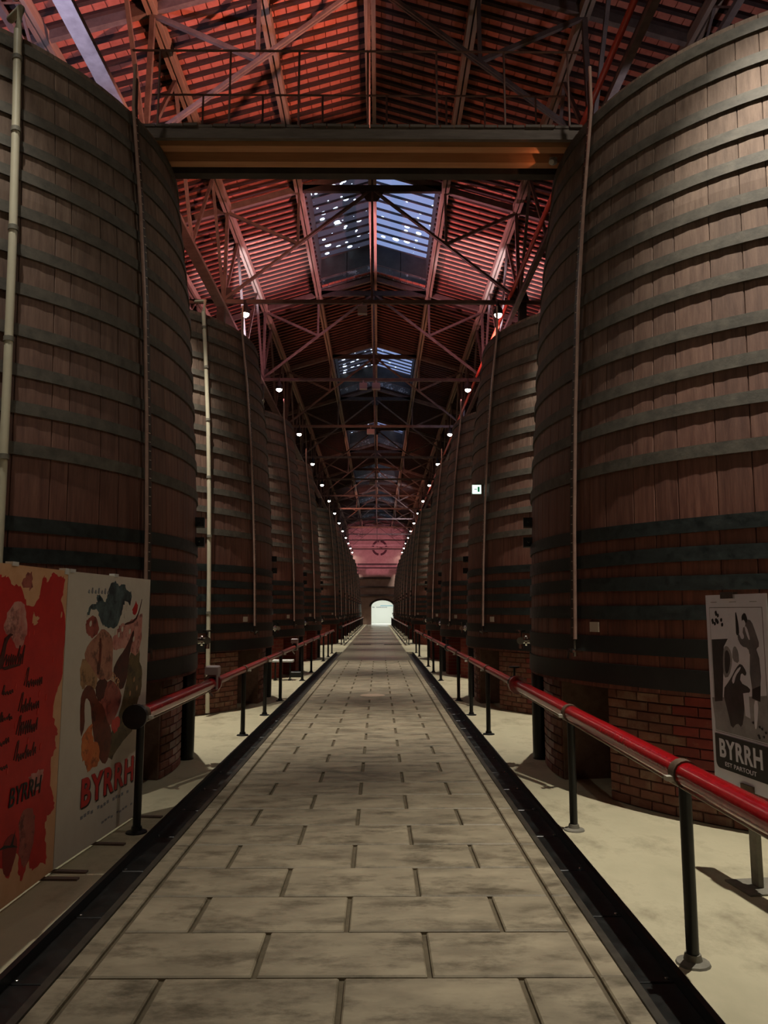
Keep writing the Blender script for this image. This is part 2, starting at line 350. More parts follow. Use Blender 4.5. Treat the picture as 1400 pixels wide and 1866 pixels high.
tag(link('ceiling_beyond', MB().box(-4.2, 5.4, YEND+.5, 99.2, 4, 4.2).mesh('ceiling_beyond', M['whitewall'])), 'ceiling of the white room beyond the arch', 'ceiling', kind='structure')
lr = thing('ceiling_light', (XA, 95, 3.9), 'flat ceiling light inside the white room beyond the arch', 'light')
part('housing', MB().box(XA-1, XA+1, 94, 96, 3.92, 4.0), M['white'], lr)
al = bpy.data.lights.new('room_light', 'AREA'); al.energy = 200; al.size = 2.0; al.color = (.93, 1, .98)
ao = bpy.data.objects.new('room_light', al); COL.objects.link(ao); ao.parent = lr; ao.location = (0, 0, -.02)

# ------------------------------------------------------------------ roof
SKY = [k for k in range(len(TR)-1) if (TR[k] > 16 and (k-3) % 2 == 0)]     # bays that carry a glazed lantern
def in_sky(y):
    for k in SKY:
        if TR[k]+.12 < y < TR[k+1]-.12: return k
    return None
def slope(s):
    name = 'ceiling_'+SIDE[s]
    m = MB(); nrm = .04
    def sec(x0, x1, y0, y1):          # roof deck slab above the tiles
        a = [(s*x0, y0, zr(x0)+.09), (s*x1, y0, zr(x1)+.09), (s*x1, y1, zr(x1)+.09), (s*x0, y1, zr(x0)+.09)]
        b = [(v[0], v[1], v[2]+.08) for v in a]
        m.add(a+b, [(0, 1, 2, 3), (4, 7, 6, 5), (0, 4, 5, 1), (1, 5, 6, 2), (2, 6, 7, 3), (3, 7, 4, 0)])
    sec(1.7, XW, YBACK, YEND)
    prev = YBACK
    for k in SKY: sec(0, 1.7, prev, TR[k]+.1); prev = TR[k+1]-.1
    sec(0, 1.7, prev, YEND)
    root = tag(link(name, m.mesh(name, M['tile_far'])), 'terracotta roof slope on dark rafters over the %s row of vats' % SIDE[s], 'roof', kind='structure')
    # rafters
    full = MB().beam((0, 0, zr(0)+.0275), (s*XW, 0, zr(XW)+.0275), .075, .055).mesh('rafter', M['rafter'])
    short = MB().beam((s*1.62, 0, zr(1.62)+.0275), (s*XW, 0, zr(XW)+.0275), .075, .055).mesh('rafter', M['rafter'])
    rest = MB(); y = YBACK+.2; P = .262; cnt = 0; rows = []
    while y < YEND:
        rows.append(y)
        sk = in_sky(y) is not None
        if 6.5 < y < 48: link('rafter', short if sk else full, root, (0, y, 0)); cnt += 1
        else:
            x0 = 1.62 if sk else 0
            rest.beam((s*x0, y, zr(x0)+.0275), (s*XW, y, zr(XW)+.0275), .075, .055)
        y += P
    o = link('far_rafters', rest.mesh('far_rafters', M['rafter']), root); o['kind'] = 'stuff'
    # tiles lying on the rafters
    tm = MB().box(-.098, .098, -.128, .128, -.012, .012).mesh('roof_tile', M['tile'])
    ang = math.atan(.30)
    spots = []
    for y in rows:
        if not 6.5 < y < 30: continue
        x = .1
        while x < 6.4:
            if not (in_sky(y+P/2) is not None and x < 1.75): spots.append((x, y+P/2))
            x += .205
    def vis(t):
        x, y = t
        return -1.0*(1 if .3 < x < 5.0 and 11.2 < y else 0)*100+y
    spots.sort(key=vis)
    rest = MB()
    for i, (x, y) in enumerate(spots):
        z = zr(x)+.068+random.uniform(0, .008); ry = s*ang+random.uniform(-.03, .03); rx = random.uniform(-.012, .012)
        if i < 300: link('roof_tile', tm, root, (s*x, y, z), (rx, ry, 0))
        else:
            mt = Matrix.Translation((s*x, y, z)) @ Matrix.Rotation(ry, 4, 'Y') @ Matrix.Rotation(rx, 4, 'X')
            c = [mt @ Vector(v) for v in ((-.098,-.128,-.012),(.098,-.128,-.012),(.098,.128,-.012),(-.098,.128,-.012),(-.098,-.128,.012),(.098,-.128,.012),(.098,.128,.012),(-.098,.128,.012))]
            rest.add(c, [(0,3,2,1),(4,5,6,7),(0,1,5,4),(1,2,6,5),(2,3,7,6),(3,0,4,7)])
    o = link('farther_roof_tiles', rest.mesh('farther_roof_tiles', M['tile']), root); o['kind'] = 'stuff'
    # purlins: a pair of boards each
    for x in (1.74, 3.42, 5.1):
        for d in (-.05, .05):
            link('purlin', MB().box(s*(x+d)-.035, s*(x+d)+.035, YBACK, YEND, zr(x)-.2, zr(x)-.0).mesh('purlin', M['purlin']), root)
    return root
cl = slope(-1); cr = slope(1)
for d in (-.06, .06): link('ridge_beam', MB().box(d-.04, d+.04, YBACK, YEND, 11.86, 12.1).mesh('ridge_beam', M['purlin']), cl)

# lanterns
def lantern(idx, k):
    y0 = TR[k]+.1; y1 = TR[k+1]-.1; XL = 1.66; UP = 1.02
    m = MB()
    for s in (-1, 1):
        m.box(min(s*XL, s*(XL+.05)), max(s*XL, s*(XL+.05)), y0, y1, zr(XL)+.0, zr(XL)+UP+.02)
    root = link('window_%d' % idx, m.mesh('lantern_side', M['panel_dark']))
    tag(root, '%s glazed roof lantern over the ridge counting from the camera' % ORD[idx], 'skylight', kind='structure')
    for ye, near in ((y0, 1), (y1, 0)):
        for s in (-1, 1):
            for (xa, xb) in ((0.0, .84), (.86, XL)):
                for (ha, hb, mt) in ((0.02, .34, 'panel_spot'), (.36, UP, 'panel_dark')):
                    q = [(s*xa, zr(xa)+ha), (s*xb, zr(xb)+ha), (s*xb, zr(xb)+hb), (s*xa, zr(xa)+hb)]
                    link('end_panel', MB().prism(q, lambda x, z: (x, ye-.02, z), lambda x, z: (x, ye+.02, z)).mesh('end_panel', M[mt]), root)
            link('end_rail', MB().beam((0, ye, zr(0)+.35), (s*XL, ye, zr(XL)+.35), .06, .03).mesh('end_rail', M['steel']), root)
            link('end_rail', MB().beam((0, ye, zr(0)+UP), (s*XL, ye, zr(XL)+UP), .06, .04).mesh('end_rail', M['steel']), root)
    for ye in (y0-.05, y1+.05):
        q = [(0, zr(0)), (XL+.05, zr(XL)), (XL+.05, zr(XL)+UP+.05), (0, zr(0)+UP+.05), (-XL-.05, zr(XL)+UP+.05), (-XL-.05, zr(XL))]
        link('end_backing', MB().prism(q, lambda x, z: (x, ye-.012, z), lambda x, z: (x, ye+.012, z)).mesh('end_backing', M['panel_dark']), root)
    n = 13; dy = (y1-y0)/n
    for s in (-1, 1):
        a = Vector((0, 0, zr(0)+UP+.03)); b = Vector((s*(XL+.08), 0, zr(XL+.08)+UP+.03))
        pm = MB().add([a+Vector((0, -dy/2, 0)), b+Vector((0, -dy/2, 0)), b+Vector((0, dy/2, 0)), a+Vector((0, dy/2, 0))], [(0, 1, 2, 3)]).mesh('glass_pane', M['pane_l' if s < 0 else 'pane_r'])
        bm = MB().beam(a-Vector((0, 0, .04)), b-Vector((0, 0, .04)), .035, .06).mesh('glazing_bar', M['glazebar'])
        for i in range(n):
            link('glass_pane', pm, root, (0, y0+dy*(i+.5), 0)); link('glazing_bar', bm, root, (0, y0+dy*i, 0))
    link('lantern_ridge', MB().box(-.05, .05, y0, y1, zr(0)+UP-.1, zr(0)+UP+.1).mesh('lantern_ridge', M['steel']), root)
for i, k in enumerate(SKY): lantern(i+1, k)

# trusses
def truss(i, yt):
    vis = i-1
    pos = 'roof truss number %s from the camera' % ORD[i+1] if i > 1 else 'roof truss overhead %s' % ('behind the camera' if i == 0 else 'just in front of the camera')
    r = thing('roof_truss', (0, yt, 8.75), 'brown riveted steel '+pos, 'truss', 'roof trusses')
    K = (0, yt, 11.6)
    part('tie_beam', MB().beam((-XW, yt, 8.75), (XW, yt, 8.75), .07, .09), M['steel'], r)
    part('collar_beam', MB().beam((-1.75, yt, 11.56), (1.75, yt, 11.56), .1, .16), M['steel_dark'], r)
    part('king_post', MB().beam((0, yt, 8.8), (0, yt, 12.0), .05, .05), M['steel'], r)
    gp = MB().prism([(-.3, 11.5), (.3, 11.5), (.12, 11.25), (-.12, 11.25)], lambda x, z: (x, yt-.015, z), lambda x, z: (x, yt+.015, z)); part('gusset_plate', gp, M['steel_dark'], r)
    for s in (-1, 1):
        A = (s*3.45, yt, 8.8); P2 = (s*3.42, yt, 10.95); P1 = (s*1.74, yt, 11.45); Mm = (s*1.75, yt, 10.18)
        for d in (-.03, .03): part('main_strut', MB().beam((A[0], yt+d, A[2]), (0, yt+d, 11.55), .034, .055), M['steel'], r)
        part('post', MB().beam((s*3.45, yt, 8.8), P2, .08, .08), M['steel'], r)
        part('brace', MB().beam(P2, Mm, .07, .07), M['steel'], r)
        part('hanger', MB().beam(Mm, P1, .06, .06), M['steel'], r)
        part('top_chord', MB().beam((0, yt, zr(0)-.08), (s*XW, yt, zr(XW)-.08), .1, .15), M['steel'], r)
        q = MB().prism([(s*3.2, 8.72), (s*3.7, 8.72), (s*3.6, 9.05), (s*3.3, 9.1)], lambda x, z: (x, yt-.02, z), lambda x, z: (x, yt+.02, z)); part('gusset_plate', q, M['steel_dark'], r)
        if i >= 1:
            c = MB(); c.box(s*3.5-.09, s*3.5+.09, yt-.13, yt-.11, 0, 8.7); c.box(s*3.5-.09, s*3.5+.09, yt+.01, yt+.03, 0, 8.7); c.box(s*3.5-.012, s*3.5+.012, yt-.11, yt+.01, 0, 8.7)
            part('column', c, M['steel_dark'], r)
for i, yt in enumerate(TR): truss(i, yt)
# longitudinal lattice girders on the column heads
def girder(s):
    gx = -3.5 if s < 0 else 3.36; gw = .11 if s < 0 else .05
    r = thing('lattice_girder', (s*3.5, 40, 8.6), 'long steel lattice girder above the inner edge of the %s vats' % SIDE[s], 'girder')
    part('bottom_chord', MB().box(gx-gw, gx+gw, YBACK+.02, YEND-.02, 8.58, 8.66), M['steel'], r)
    part('web_plate', MB().box(gx-.012, gx+.012, YBACK+.02, YEND-.02, 8.66, 8.78), M['steel_dark'], r)
    bm = None
    for k, yt in enumerate(TR[:-1]):
        x = s*3.46
        for (a, b) in (((x, yt, 8.75), (x, yt+1.5, 10.92)), ((x, yt+S, 8.75), (x, yt+S-1.5, 10.92)), ((x, yt+1.5, 10.92), (x, yt+S*.5, 8.68)), ((x, yt+S-1.5, 10.92), (x, yt+S*.5, 8.68))):
            part('lattice_bar', MB().beam(a, b, .06, .06, up=(1, 0, 0)), M['steel'], r)
    r2 = thing('lattice_purlin', (s*5.1, 40, 9.9), 'zigzag steel lattice beam high over the %s vats' % SIDE[s], 'girder')
    part('bottom_chord', MB().box(s*5.1-.05, s*5.1+.05, YBACK+.02, YEND-.02, 9.86, 9.94), M['steel'], r2)
    y = YBACK+.2; zz = MB(); up = False
    zb = 9.94; zt = zr(5.1)-.2
    while y < YEND-1:
        if 5 < y < 26: part('lattice_bar', MB().beam((s*5.1, y, zt if up else zb), (s*5.1, y+.55, zb if up else zt), .03, .04, up=(1, 0, 0)), M['steel'], r2)
        else: zz.beam((s*5.1, y, zt if up else zb), (s*5.1, y+.55, zb if up else zt), .03, .04, up=(1, 0, 0))
        up = not up; y += .55
    o = part('far_lattice_bars', zz, M['steel'], r2); o['kind'] = 'stuff'
girder(1); girder(-1)

# ------------------------------------------------------------------ lamps
lens_me = MB().lathe([(.09, 0), (.085, -.03), (.065, -.06), (.035, -.08), (.005, -.086)], n=14).mesh('lens', M['lens'], True)
hous_me = MB().lathe([(.10, -.005), (.115, .02), (.10, .12), (.05, .2), (.03, .26)], n=14).mesh('housing', M['lamp'], True)
arm_me = MB().tube([(0, 0, .26), (0, 0, .34)], .018, 8).mesh('hanger_rod', M['lamp'])
sp = bpy.data.lights.new('lamp_beam', 'SPOT'); sp.energy = LAMP_W; sp.color = LAMP_COL; sp.spot_size = math.radians(58); sp.spot_blend = 1.0; sp.shadow_soft_size = .035
gl = bpy.data.lights.new('lamp_glow', 'SPOT'); gl.energy = GLOW_W; gl.color = LAMP_COL; gl.spot_size = math.radians(160); gl.spot_blend = .5; gl.shadow_soft_size = .08
gl_dim = gl.copy(); gl_dim.energy = GLOW_W*1.0
gl_near = gl.copy(); gl_near.energy = GLOW_W*3.6
sp_dim = sp.copy(); sp_dim.energy = LAMP_W*.3     # the left lamp nearest the camera burns low
for i, yt in enumerate(TR):
    for s in (-1, 1):
        where = '%s row, %s from the camera' % (SIDE[s], ORD[i]) if i > 0 else '%s side behind the camera' % SIDE[s]
        r = thing('pendant_lamp', (s*2.93, yt-.1, 8.42), 'bright round downlight hung under the roof truss, '+where, 'lamp', 'hall downlights')
        link('housing', hous_me, r); link('lens', lens_me, r); link('hanger_rod', arm_me, r)
        lo = bpy.data.objects.new('lamp_beam', sp_dim if (s < 0 and i == 1) else sp); COL.objects.link(lo); lo.parent = r; lo.location = (0, 0, -.11)
        lo = bpy.data.objects.new('lamp_glow', (gl_dim if s < 0 else gl_near) if i == 1 else gl); COL.objects.link(lo); lo.parent = r; lo.location = (0, 0, -.11)
FL = [0]
def flood(loc, tgt, col, watt, size, label):
    r = thing('floodlight', loc, label, 'floodlight', 'coloured floodlights on the vat tops')
    d = (Vector(tgt)-Vector(loc)).normalized(); loc = Vector(loc)
    part('bracket', MB().box(loc.x-.06, loc.x+.06, loc.y-.06, loc.y+.06, loc.z-.16, loc.z-.10), M['lamp'], r)
    part('head', MB().tube([loc-d*.1, loc-d*.02], [.05, .075], 12), M['lamp'], r, True)
    part('lens', MB().tube([loc-d*.02, loc-d*.012], [.065, .065], 12), emis('flood_lens_%d' % FL[0], col, 3), r)
    l = bpy.data.lights.new('flood_beam', 'SPOT'); l.energy = watt; l.color = col; l.spot_size = math.radians(size); l.spot_blend = .45; l.shadow_soft_size = .06
    o = bpy.data.objects.new('flood_beam', l); COL.objects.link(o); o.parent = r; o.location = d*.02
    o.rotation_euler = d.to_track_quat('-Z', 'Y').to_euler(); FL[0] += 1
RED = (1.0, .40, .30); PINK = (1.0, .43, .56); BLUE = (.50, .58, 1.0); COOL = (.76, .78, 1.0)
flood((2.32, 8.5, 6.75), (-3.8, 13.2, 10.8), RED, 2600, 60, 'red floodlight at the right end of the catwalk on the nearest right vat')
flood((-3.3, 13.4, 6.75), (3.4, 13.6, 11.0), RED, 180, 36, 'red floodlight on top of the second left vat aimed at the right roof slope')
flood((-3.45, 8.2, 6.75), (-3.5, 8.9, 8.6), BLUE, 520, 78, 'blue floodlight on top of the nearest left vat')
flood((4.2, 9.4, 6.75), (4.0, 11.0, 10.6), COOL, 90, 80, 'cool white floodlight on top of the nearest right vat')
for s in (-1, 1):
    flood((s*3.5, 19.4, 6.75), (-s*3.2, 20.3, 11.2), PINK, 2600, 60, 'pink floodlight on top of the third %s vat' % SIDE[s])
    flood((s*2.8, 19.0, 6.75), (s*3.4, 20.4, 10.8), COOL, 2200, 44, 'cool white floodlight on top of the third %s vat' % SIDE[s])
    flood((s*3.4, 25.6, 6.75), (-s*2.5, 27, 11.4), RED, 170, 100, 'red floodlight on top of the fourth %s vat' % SIDE[s])
    flood((s*3.4, 45, 6.75), (-s*2.5, 46, 11.4), RED, 200, 110, 'red floodlight on top of the %s vat beyond the cross aisle' % SIDE[s])
    flood((s*3.4, 80.5, 6.75), (0, 91, 8.6), (1.0, .40, .54), 1500, 80, 'pink floodlight near the end wall on the %s side' % SIDE[s])
flood((3.4, 26.5, 6.75), (1.9, 33, 11.4), BLUE, 130, 40, 'blue floodlight on the fourth right vat aimed along the purlin')
flood((-3.4, 62.5, 6.75), (2.4, 66, 11.4), RED, 900, 80, 'strong red floodlight on a far left vat')
flood((-3.4, 51, 6.75), (2.6, 57.5, 11.3), RED, 1100, 50, 'red floodlight on a left vat halfway down the hall')
flood((2.9, 57.5, 6.75), (0, 62, 12.4), COOL, 900, 50, 'cool white floodlight on a right vat halfway down the hall')  # unseen light added to brighten the far lanterns
flood((3.4, 68.6, 6.75), (-.5, 73, 11.8), COOL, 500, 80, 'cool white floodlight on a far right vat')

# ------------------------------------------------------------------ vats
PROF = [(0.0, 3.01), (1.95, 2.955), (4.05, 2.81), (5.6, 2.615)]     # height above the vat's underside, radius
def rad(z):
    for (a, ra), (b, rb) in zip(PROF[:-1], PROF[1:]):
        if z <= b: return ra+(rb-ra)*(z-a)/(b-a)
    return PROF[-1][1]
STW = []                                     # stave widths in degrees, uneven like the coopers' boards
rs = random.Random(3)
while sum(STW) < 355: STW.append(rs.choice((3, 3, 4, 4, 5, 6)))
while sum(STW) > 360: STW.pop()
while 360-sum(STW) > 6: STW.append(3)
if sum(STW) < 360: STW.append(360-sum(STW))
def stave_geo(mb, deg, rot):
    vs = []; fs = []; w = math.radians(deg)/2; e = .0008
    for (z, r) in PROF:
        sec = [(-w+e, r-.06), (-w+e, r-.004), (-w+e+.0016, r), (w-e-.0016, r), (w-e, r-.004), (w-e, r-.06)]
        if deg > 3: sec.insert(3, (0, r*1.0004))
        vs += [(q*math.cos(a+rot), q*math.sin(a+rot), z) for (a, q) in sec]
    n = len(sec)
    for i in range(len(PROF)-1):
        for k in range(n): fs.append((i*n+k, i*n+(k+1) % n, (i+1)*n+(k+1) % n, (i+1)*n+k))
    fs += [tuple(range(n-1, -1, -1)), tuple((len(PROF)-1)*n+k for k in range(n))]
    mb.add(vs, fs)
stave_me = {}
for dg in set(STW):
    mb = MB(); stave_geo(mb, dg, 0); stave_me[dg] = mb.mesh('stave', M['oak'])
mb = MB(); STA = []; acc = 0.0
for dg in STW: STA.append(acc+dg/2); stave_geo(mb, dg, math.radians(acc+dg/2)); acc += dg
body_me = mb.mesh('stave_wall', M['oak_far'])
lid_me = MB().lathe([(2.56, 5.42), (2.56, 5.5)], n=48).mesh('vat_head', M['lid'])
base_me = MB().lathe([(2.96, .03), (2.96, .12)], n=48).mesh('vat_bottom', M['hoop_base'])
HZ = [(6.44, .11, 0), (6.12, .10, 0), (5.78, .10, 0), (5.47, .10, 0), (5.19, .10, 0), (4.86, .10, 0), (4.53, .10, 0), (4.20, .10, 0), (3.84, .10, 0), (3.51, .10, 0),
      (3.20, .10, 0), (2.85, .10, 0), (2.27, .115, 1), (2.03, .115, 1), (1.815, .115, 1), (1.59, .115, 1), (1.32, .14, 2), (1.06, .17, 2)]
def hoop_mesh(z, w, kind):
    z -= VZ; n = 96; vs = []; fs = []
    r0 = rad(max(z-w/2, 0)); r1 = rad(min(z+w/2, 5.6)); t = .018
    ph = random.uniform(0, 6)
    for k in range(n):
        a = 2*PI*k/n; c, s_ = math.cos(a), math.sin(a); wz = z+.008*math.sin(2*a+ph)+.004*math.sin(7*a+ph*2)
        for (r, zz) in ((r0-.01, wz-w/2), (r0+t, wz-w/2), (r1+t, wz+w/2), (r1-.01, wz+w/2)): vs.append((r*c, r*s_, zz))
    for k in range(n):
        j = (k+1) % n
        for e in range(4): fs.append((k*4+e, j*4+e, j*4+(e+1) % 4, k*4+(e+1) % 4))
    mb = MB().add(vs, fs)
    return mb.mesh('hoop', M[('hoop', 'hoop_low', 'hoop_base')[kind]], True)
hoops = [hoop_mesh(*h) for h in HZ]
def pol(s, th, r, z): t = math.radians(th); return Vector((-s*math.cos(t)*r, -math.sin(t)*r, z))
FIT = {}
for s in (1, -1):
    f = {}
    def line(th, off, z0, z1, st=6): return [pol(s, th, rad(z)+off, z) for z in [z0+(z1-z0)*i/(st-1) for i in range(st)]]
    f['gauge_tube'] = MB().tube(line(20.5, .075, .38, 5.6)+[pol(s, 20.5, 2.69, 6.05)], .017, 8).mesh('gauge_tube', M['copper'], True)
    ru = MB()
    L = line(19.2, .05, .42, 5.6)+[pol(s, 19.2, 2.66, 5.95)]
    for a, b in zip(L[:-1], L[1:]): ru.beam(a, b, .045, .02, up=pol(s, 19.2, 1, 0))
    f['gauge_ruler'] = ru.mesh('gauge_ruler', M['scale'])
    tk = MB()
    for i in range(60):
        z = .5+i*.085; p = pol(s, 19.2, rad(z)+.062, z); q = pol(s, 19.2+.45, rad(z)+.062, z); tk.beam(p, q, .006, .006)
    f['ruler_ticks'] = tk.mesh('ruler_ticks', M['tick'])
    tp = MB(); c = pol(s, 20.5, rad(.3)+.075, .30)
    rd = pol(s, 20.5, 1, 0); tg = Vector((-rd.y, rd.x, 0))
    tp.tube([c+Vector((0, 0, .1)), c-Vector((0, 0, .05))], .022, 8); tp.tube([c-rd*.08, c+rd*.07], .02, 8); tp.tube([c+rd*.06, c+rd*.075-Vector((0, 0, .07))], .013, 8); tp.beam(c-tg*.05+rd*.03, c+tg*.05+rd*.03, .014, .02)
    f['gauge_tap'] = tp.mesh('gauge_tap', M['chrome'], True)
    lp = MB(); a = pol(s, 23.0, rad(.51)+.012, .51); b = pol(s, 25.2, rad(.51)+.012, .51); lp.beam(a, b, .012, .085, up=(0, 0, 1))
    f['number_plate'] = lp.mesh('number_plate', M['tick'])
    for i, zz in enumerate((1.62, 1.40)):
        lg = MB(); c = pol(s, -9.5, rad(zz)+.04, zz); rd = pol(s, -9.5, 1, 0); tg = Vector((-rd.y, rd.x, 0))
        lg.beam(c-tg*.09, c+tg*.09, .11, .10); lg.tube([c-tg*.2, c+tg*.2], .014, 6)
        f['hoop_clamp%d' % i] = lg.mesh('hoop_clamp', M['hoop_base'])
    vv = MB(); c = pol(s, -13.5, rad(.32), .32); rd = pol(s, -13.5, 1, 0); tg = Vector((-rd.y, rd.x, 0))
    vv.tube([c-rd*.02, c+rd*.12], .035, 10); vv.tube([c+rd*.05, c+rd*.07], .06, 12); vv.tube([c+rd*.12+tg*.09, c+rd*.12-tg*.09], .04, 10)
    vv.tube([c+rd*.12, c+rd*.12+Vector((0, 0, .11))], .014, 8); vv.tube([c+rd*.12+Vector((0, 0, .1)), c+rd*.12+Vector((0, 0, .115))], .055, 12); vv.tube([c+rd*.12, c+rd*.12-Vector((0, 0, .09))], .026, 8)
    f['outlet_valve'] = vv.mesh('outlet_valve', M['chrome'], True)
    ob = MB(); c = pol(s, -13, 2.93, 0)
    ob.lathe([(.085, -VZ), (.085, .02)], (c.x, c.y, 0), 12)
    f['drain_pipe'] = ob.mesh('drain_pipe', M['black'], True)
    FIT[s] = f
pv = {}
for th in (46.5, 41, 39):
    q = MB(); q.tube([pol(-1, th, rad(z)+.06, z) for z in (-.9, 0, 1.2, 2.4, 3.6, 4.8, 5.6)]+[pol(-1, th, 2.72, 5.78), pol(-1, th, 2.45, 5.84)], .033, 10)
    pv[th] = q.mesh('overflow_pipe', M['pvc'], True)
    q = MB()
    for z in (.6, 1.8, 2.75, 3.7, 4.6, 5.3): q.tube([pol(-1, th, rad(z)+.06, z), pol(-1, th, rad(z+.04)+.06, z+.04)], .040, 10)
    pv[(th, 'c')] = q.mesh('pipe_coupling', M['foot'], True)
for j, k in enumerate(VK):
    for s in (1, -1):
        yc = VY0+S*k
        pos = 'oak vat nearest the camera in the %s row' % SIDE[s] if j == 0 else 'oak vat, %s from the camera in the %s row' % (ORD[j+1], SIDE[s])
        lab = 'giant hooped '+pos
        r = thing('oak_vat', (s*VX, yc, VZ), lab, 'vat', 'giant oak vats')
        if j < 4:
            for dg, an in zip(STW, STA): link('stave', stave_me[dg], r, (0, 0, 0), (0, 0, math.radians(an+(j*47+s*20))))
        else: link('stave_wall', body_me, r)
        link('vat_head', lid_me, r); link('vat_bottom', base_me, r)
        for h in hoops: link('hoop', h, r, (0, 0, 0), (0, 0, (j*1.7+s) % 6.28 if j else 0))
        for nme, me in FIT[s].items():
            if j > 6 and nme in ('number_plate', 'ruler_ticks'): continue
            o = link('hoop_clamp' if nme.startswith('hoop_clamp') else nme, me, r)
            if nme == 'outlet_valve': o['label'] = 'chrome outlet valve'
            if nme == 'ruler_ticks': o['kind'] = 'stuff'
        if s < 0 and j in (0, 1, 2):
            th = (46.5, 41, 39)[j]; o = link('overflow_pipe', pv[th], r); o['label'] = 'cream plastic pipe'; link('pipe_coupling', pv[(th, 'c')], r)

# brick plinths
def arc_prism(a0, a1, r0, r1, z0, z1, s, n=10):
    mb = MB(); uv = []
    for i in range(n+1):
        a = a0+(a1-a0)*i/n
        for (r, z) in ((r0, z0), (r1, z0), (r1, z1), (r0, z1)):
            p = pol(s, a, r, z); mb.v.append(tuple(p)); uv.append((math.radians(a)*r1+5, z))
    for i in range(n):
        for e in range(4): mb.f.append((i*4+e, (i+1)*4+e, (i+1)*4+(e+1) % 4, i*4+(e+1) % 4))
    mb.f += [(3, 2, 1, 0), tuple(n*4+e for e in range(4))]
    mb.uv = uv; return mb
PIERS = [(-8, 8), (24, 56), (72, 104), (120, 152), (168, 200), (216, 248), (-56, -24)]
brick_me = {'brick': MB().cham(-.106, .106, -.035, .035, -.03, .008, .004).mesh('brick', M['brick']), 'brick_worn': MB().cham(-.106, .106, -.035, .035, -.03, .008, .006).mesh('brick', M['brick_worn'])}
half_me = {'brick': MB().cham(-.05, .05, -.035, .035, -.03, .008, .004).mesh('brick', M['brick']), 'brick_worn': MB().cham(-.05, .05, -.035, .035, -.03, .008, .006).mesh('brick', M['brick_worn'])}
pier_me = {}
for s in (1, -1):
    for a in PIERS:
        pier_me[(s, a, 0)] = arc_prism(a[0], a[1], 2.3, 2.88, 0, .93, s).mesh('pier', M['brickwall'])
        pier_me[(s, a, 1)] = arc_prism(a[0], a[1], 2.3, 2.872, 0, .93, s).mesh('pier', M['mortar'])
    pier_me[(s, 'core')] = arc_prism(0, 360, 2.1, 2.28, 0, .93, s, 60).mesh('core_wall', M['brickwall'])
def put_bricks(root, s, a0, a1, R, kindf):
    step = math.degrees(.222/R)
    for c in range(12):
        z = .04+c*.078; a = a0+step*.5 if c % 2 == 0 else a0+step
        if c % 2 == 1:
            p = pol(s, a0+step*.25, R, z); link('brick', half_me[kindf(a0, c)], root, p, brot(s, a0+step*.25))
        while a+step*.5 <= a1+.05:
            p = pol(s, a, R, z); link('brick', brick_me[kindf(a, c)], root, p, brot(s, a)); a += step
        if a-step*.5 < a1-step*.4:
            p = pol(s, a-step*.25, R, z); link('brick', half_me[kindf(a, c)], root, p, brot(s, a-step*.25))
def brot(s, th):
    n = pol(s, th, 1, 0); x = Vector((-n.y, n.x, 0)); m = Matrix((x, Vector((0, 0, 1)), n)).transposed()
    if m.determinant() < 0: m = Matrix((-x, Vector((0, 0, 1)), n)).transposed()
    return m.to_euler()
for j, k in enumerate(VK):
    for s in (1, -1):
        pos = 'nearest %s vat' % SIDE[s] if j == 0 else '%s vat in the %s row' % (ORD[j+1], SIDE[s])
        r = thing('brick_plinth', (s*VX, VY0+S*k, 0), 'red brick pier plinth under the '+pos, 'plinth', 'brick plinths')
        link('core_wall', pier_me[(s, 'core')], r)
        for a in PIERS:
            near = j < 2 and a in ((-8, 8), (24, 56))
            p = link('pier', pier_me[(s, a, 1 if near else 0)], r)
            if near:
                put_bricks(p, s, a[0], a[1], 2.88, (lambda th, c: 'brick_worn' if th < 38 or c < 2 else 'brick') if a[0] == 24 else (lambda th, c: 'brick_worn' if th > 2 else 'brick'))

# ------------------------------------------------------------------ pipe rails
def rail(s, y0, y1, posts, thick_to, label, far=False):
    x = s*1.60; z = .84
    r = thing('pipe_rail', (x, y0, 0), label, 'railing')
    def seg(a, b, rad_, m): part('rail_pipe', MB().tube([(x, a, z), (x, (a+b)/2, z), (x, b, z)], rad_, 16), M[m], r, True)
    if thick_to > y0:
        seg(y0, thick_to, .056, 'red')
        seg(thick_to, y1, .042, 'redold')
        part('flange', MB().tube([(x, thick_to-.03, z), (x, thick_to+.03, z)], .095, 18), M['redold'], r, True)
        part('under_conduit', MB().tube([(x-s*.022, y0+.05, z-.060), (x-s*.022, thick_to-.2, z-.060)], .006, 6), M['conduit'], r)
    else: seg(y0, y1, .042, 'redold')
    part('end_flange', MB().tube([(x, y0-.02, z), (x, y0+.03, z)], .088, 18), M['black'], r, True)
    for yp in posts:
        rr = .056 if yp < thick_to else .042
        part('collar', MB().tube([(x, yp-.035, z), (x, yp+.035, z)], rr+.009, 16), M['rust'], r, True)
        if not far:
            part('collar_lug', MB().box(x-s*.075-.018, x-s*.075+.018, yp-.03, yp+.01, z-.03, z-.008), M['conduit'], r)
        p = part('post', MB().tube([(x, yp, 0), (x, yp, z-rr+.01)], .029 if not far else .024, 12), M['black'], r, True)
        part('base_flange', MB().lathe([(.078, 0), (.074, .010), (.042, .018), (.036, .045)], (x, yp, 0), 16), M['foot' if yp < 9 and s > 0 else 'black'], p, True)
    return r
rr_ = rail(1, .2, 30.2, [1.6, 3.74, 5.9, 10.32, 12.2, 14.1, 18.1, 20.5, 22.6, 27.5, 29.8], 8.1, 'red pipe rail on black posts along the right side of the walkway')
rl_ = rail(-1, 5.72, 30.2, [5.86, 10.26, 12.2, 14.1, 18.1, 20.5, 25.0, 27.3, 29.5], 8.35, 'red pipe rail with open flanged end beside the tall posters')
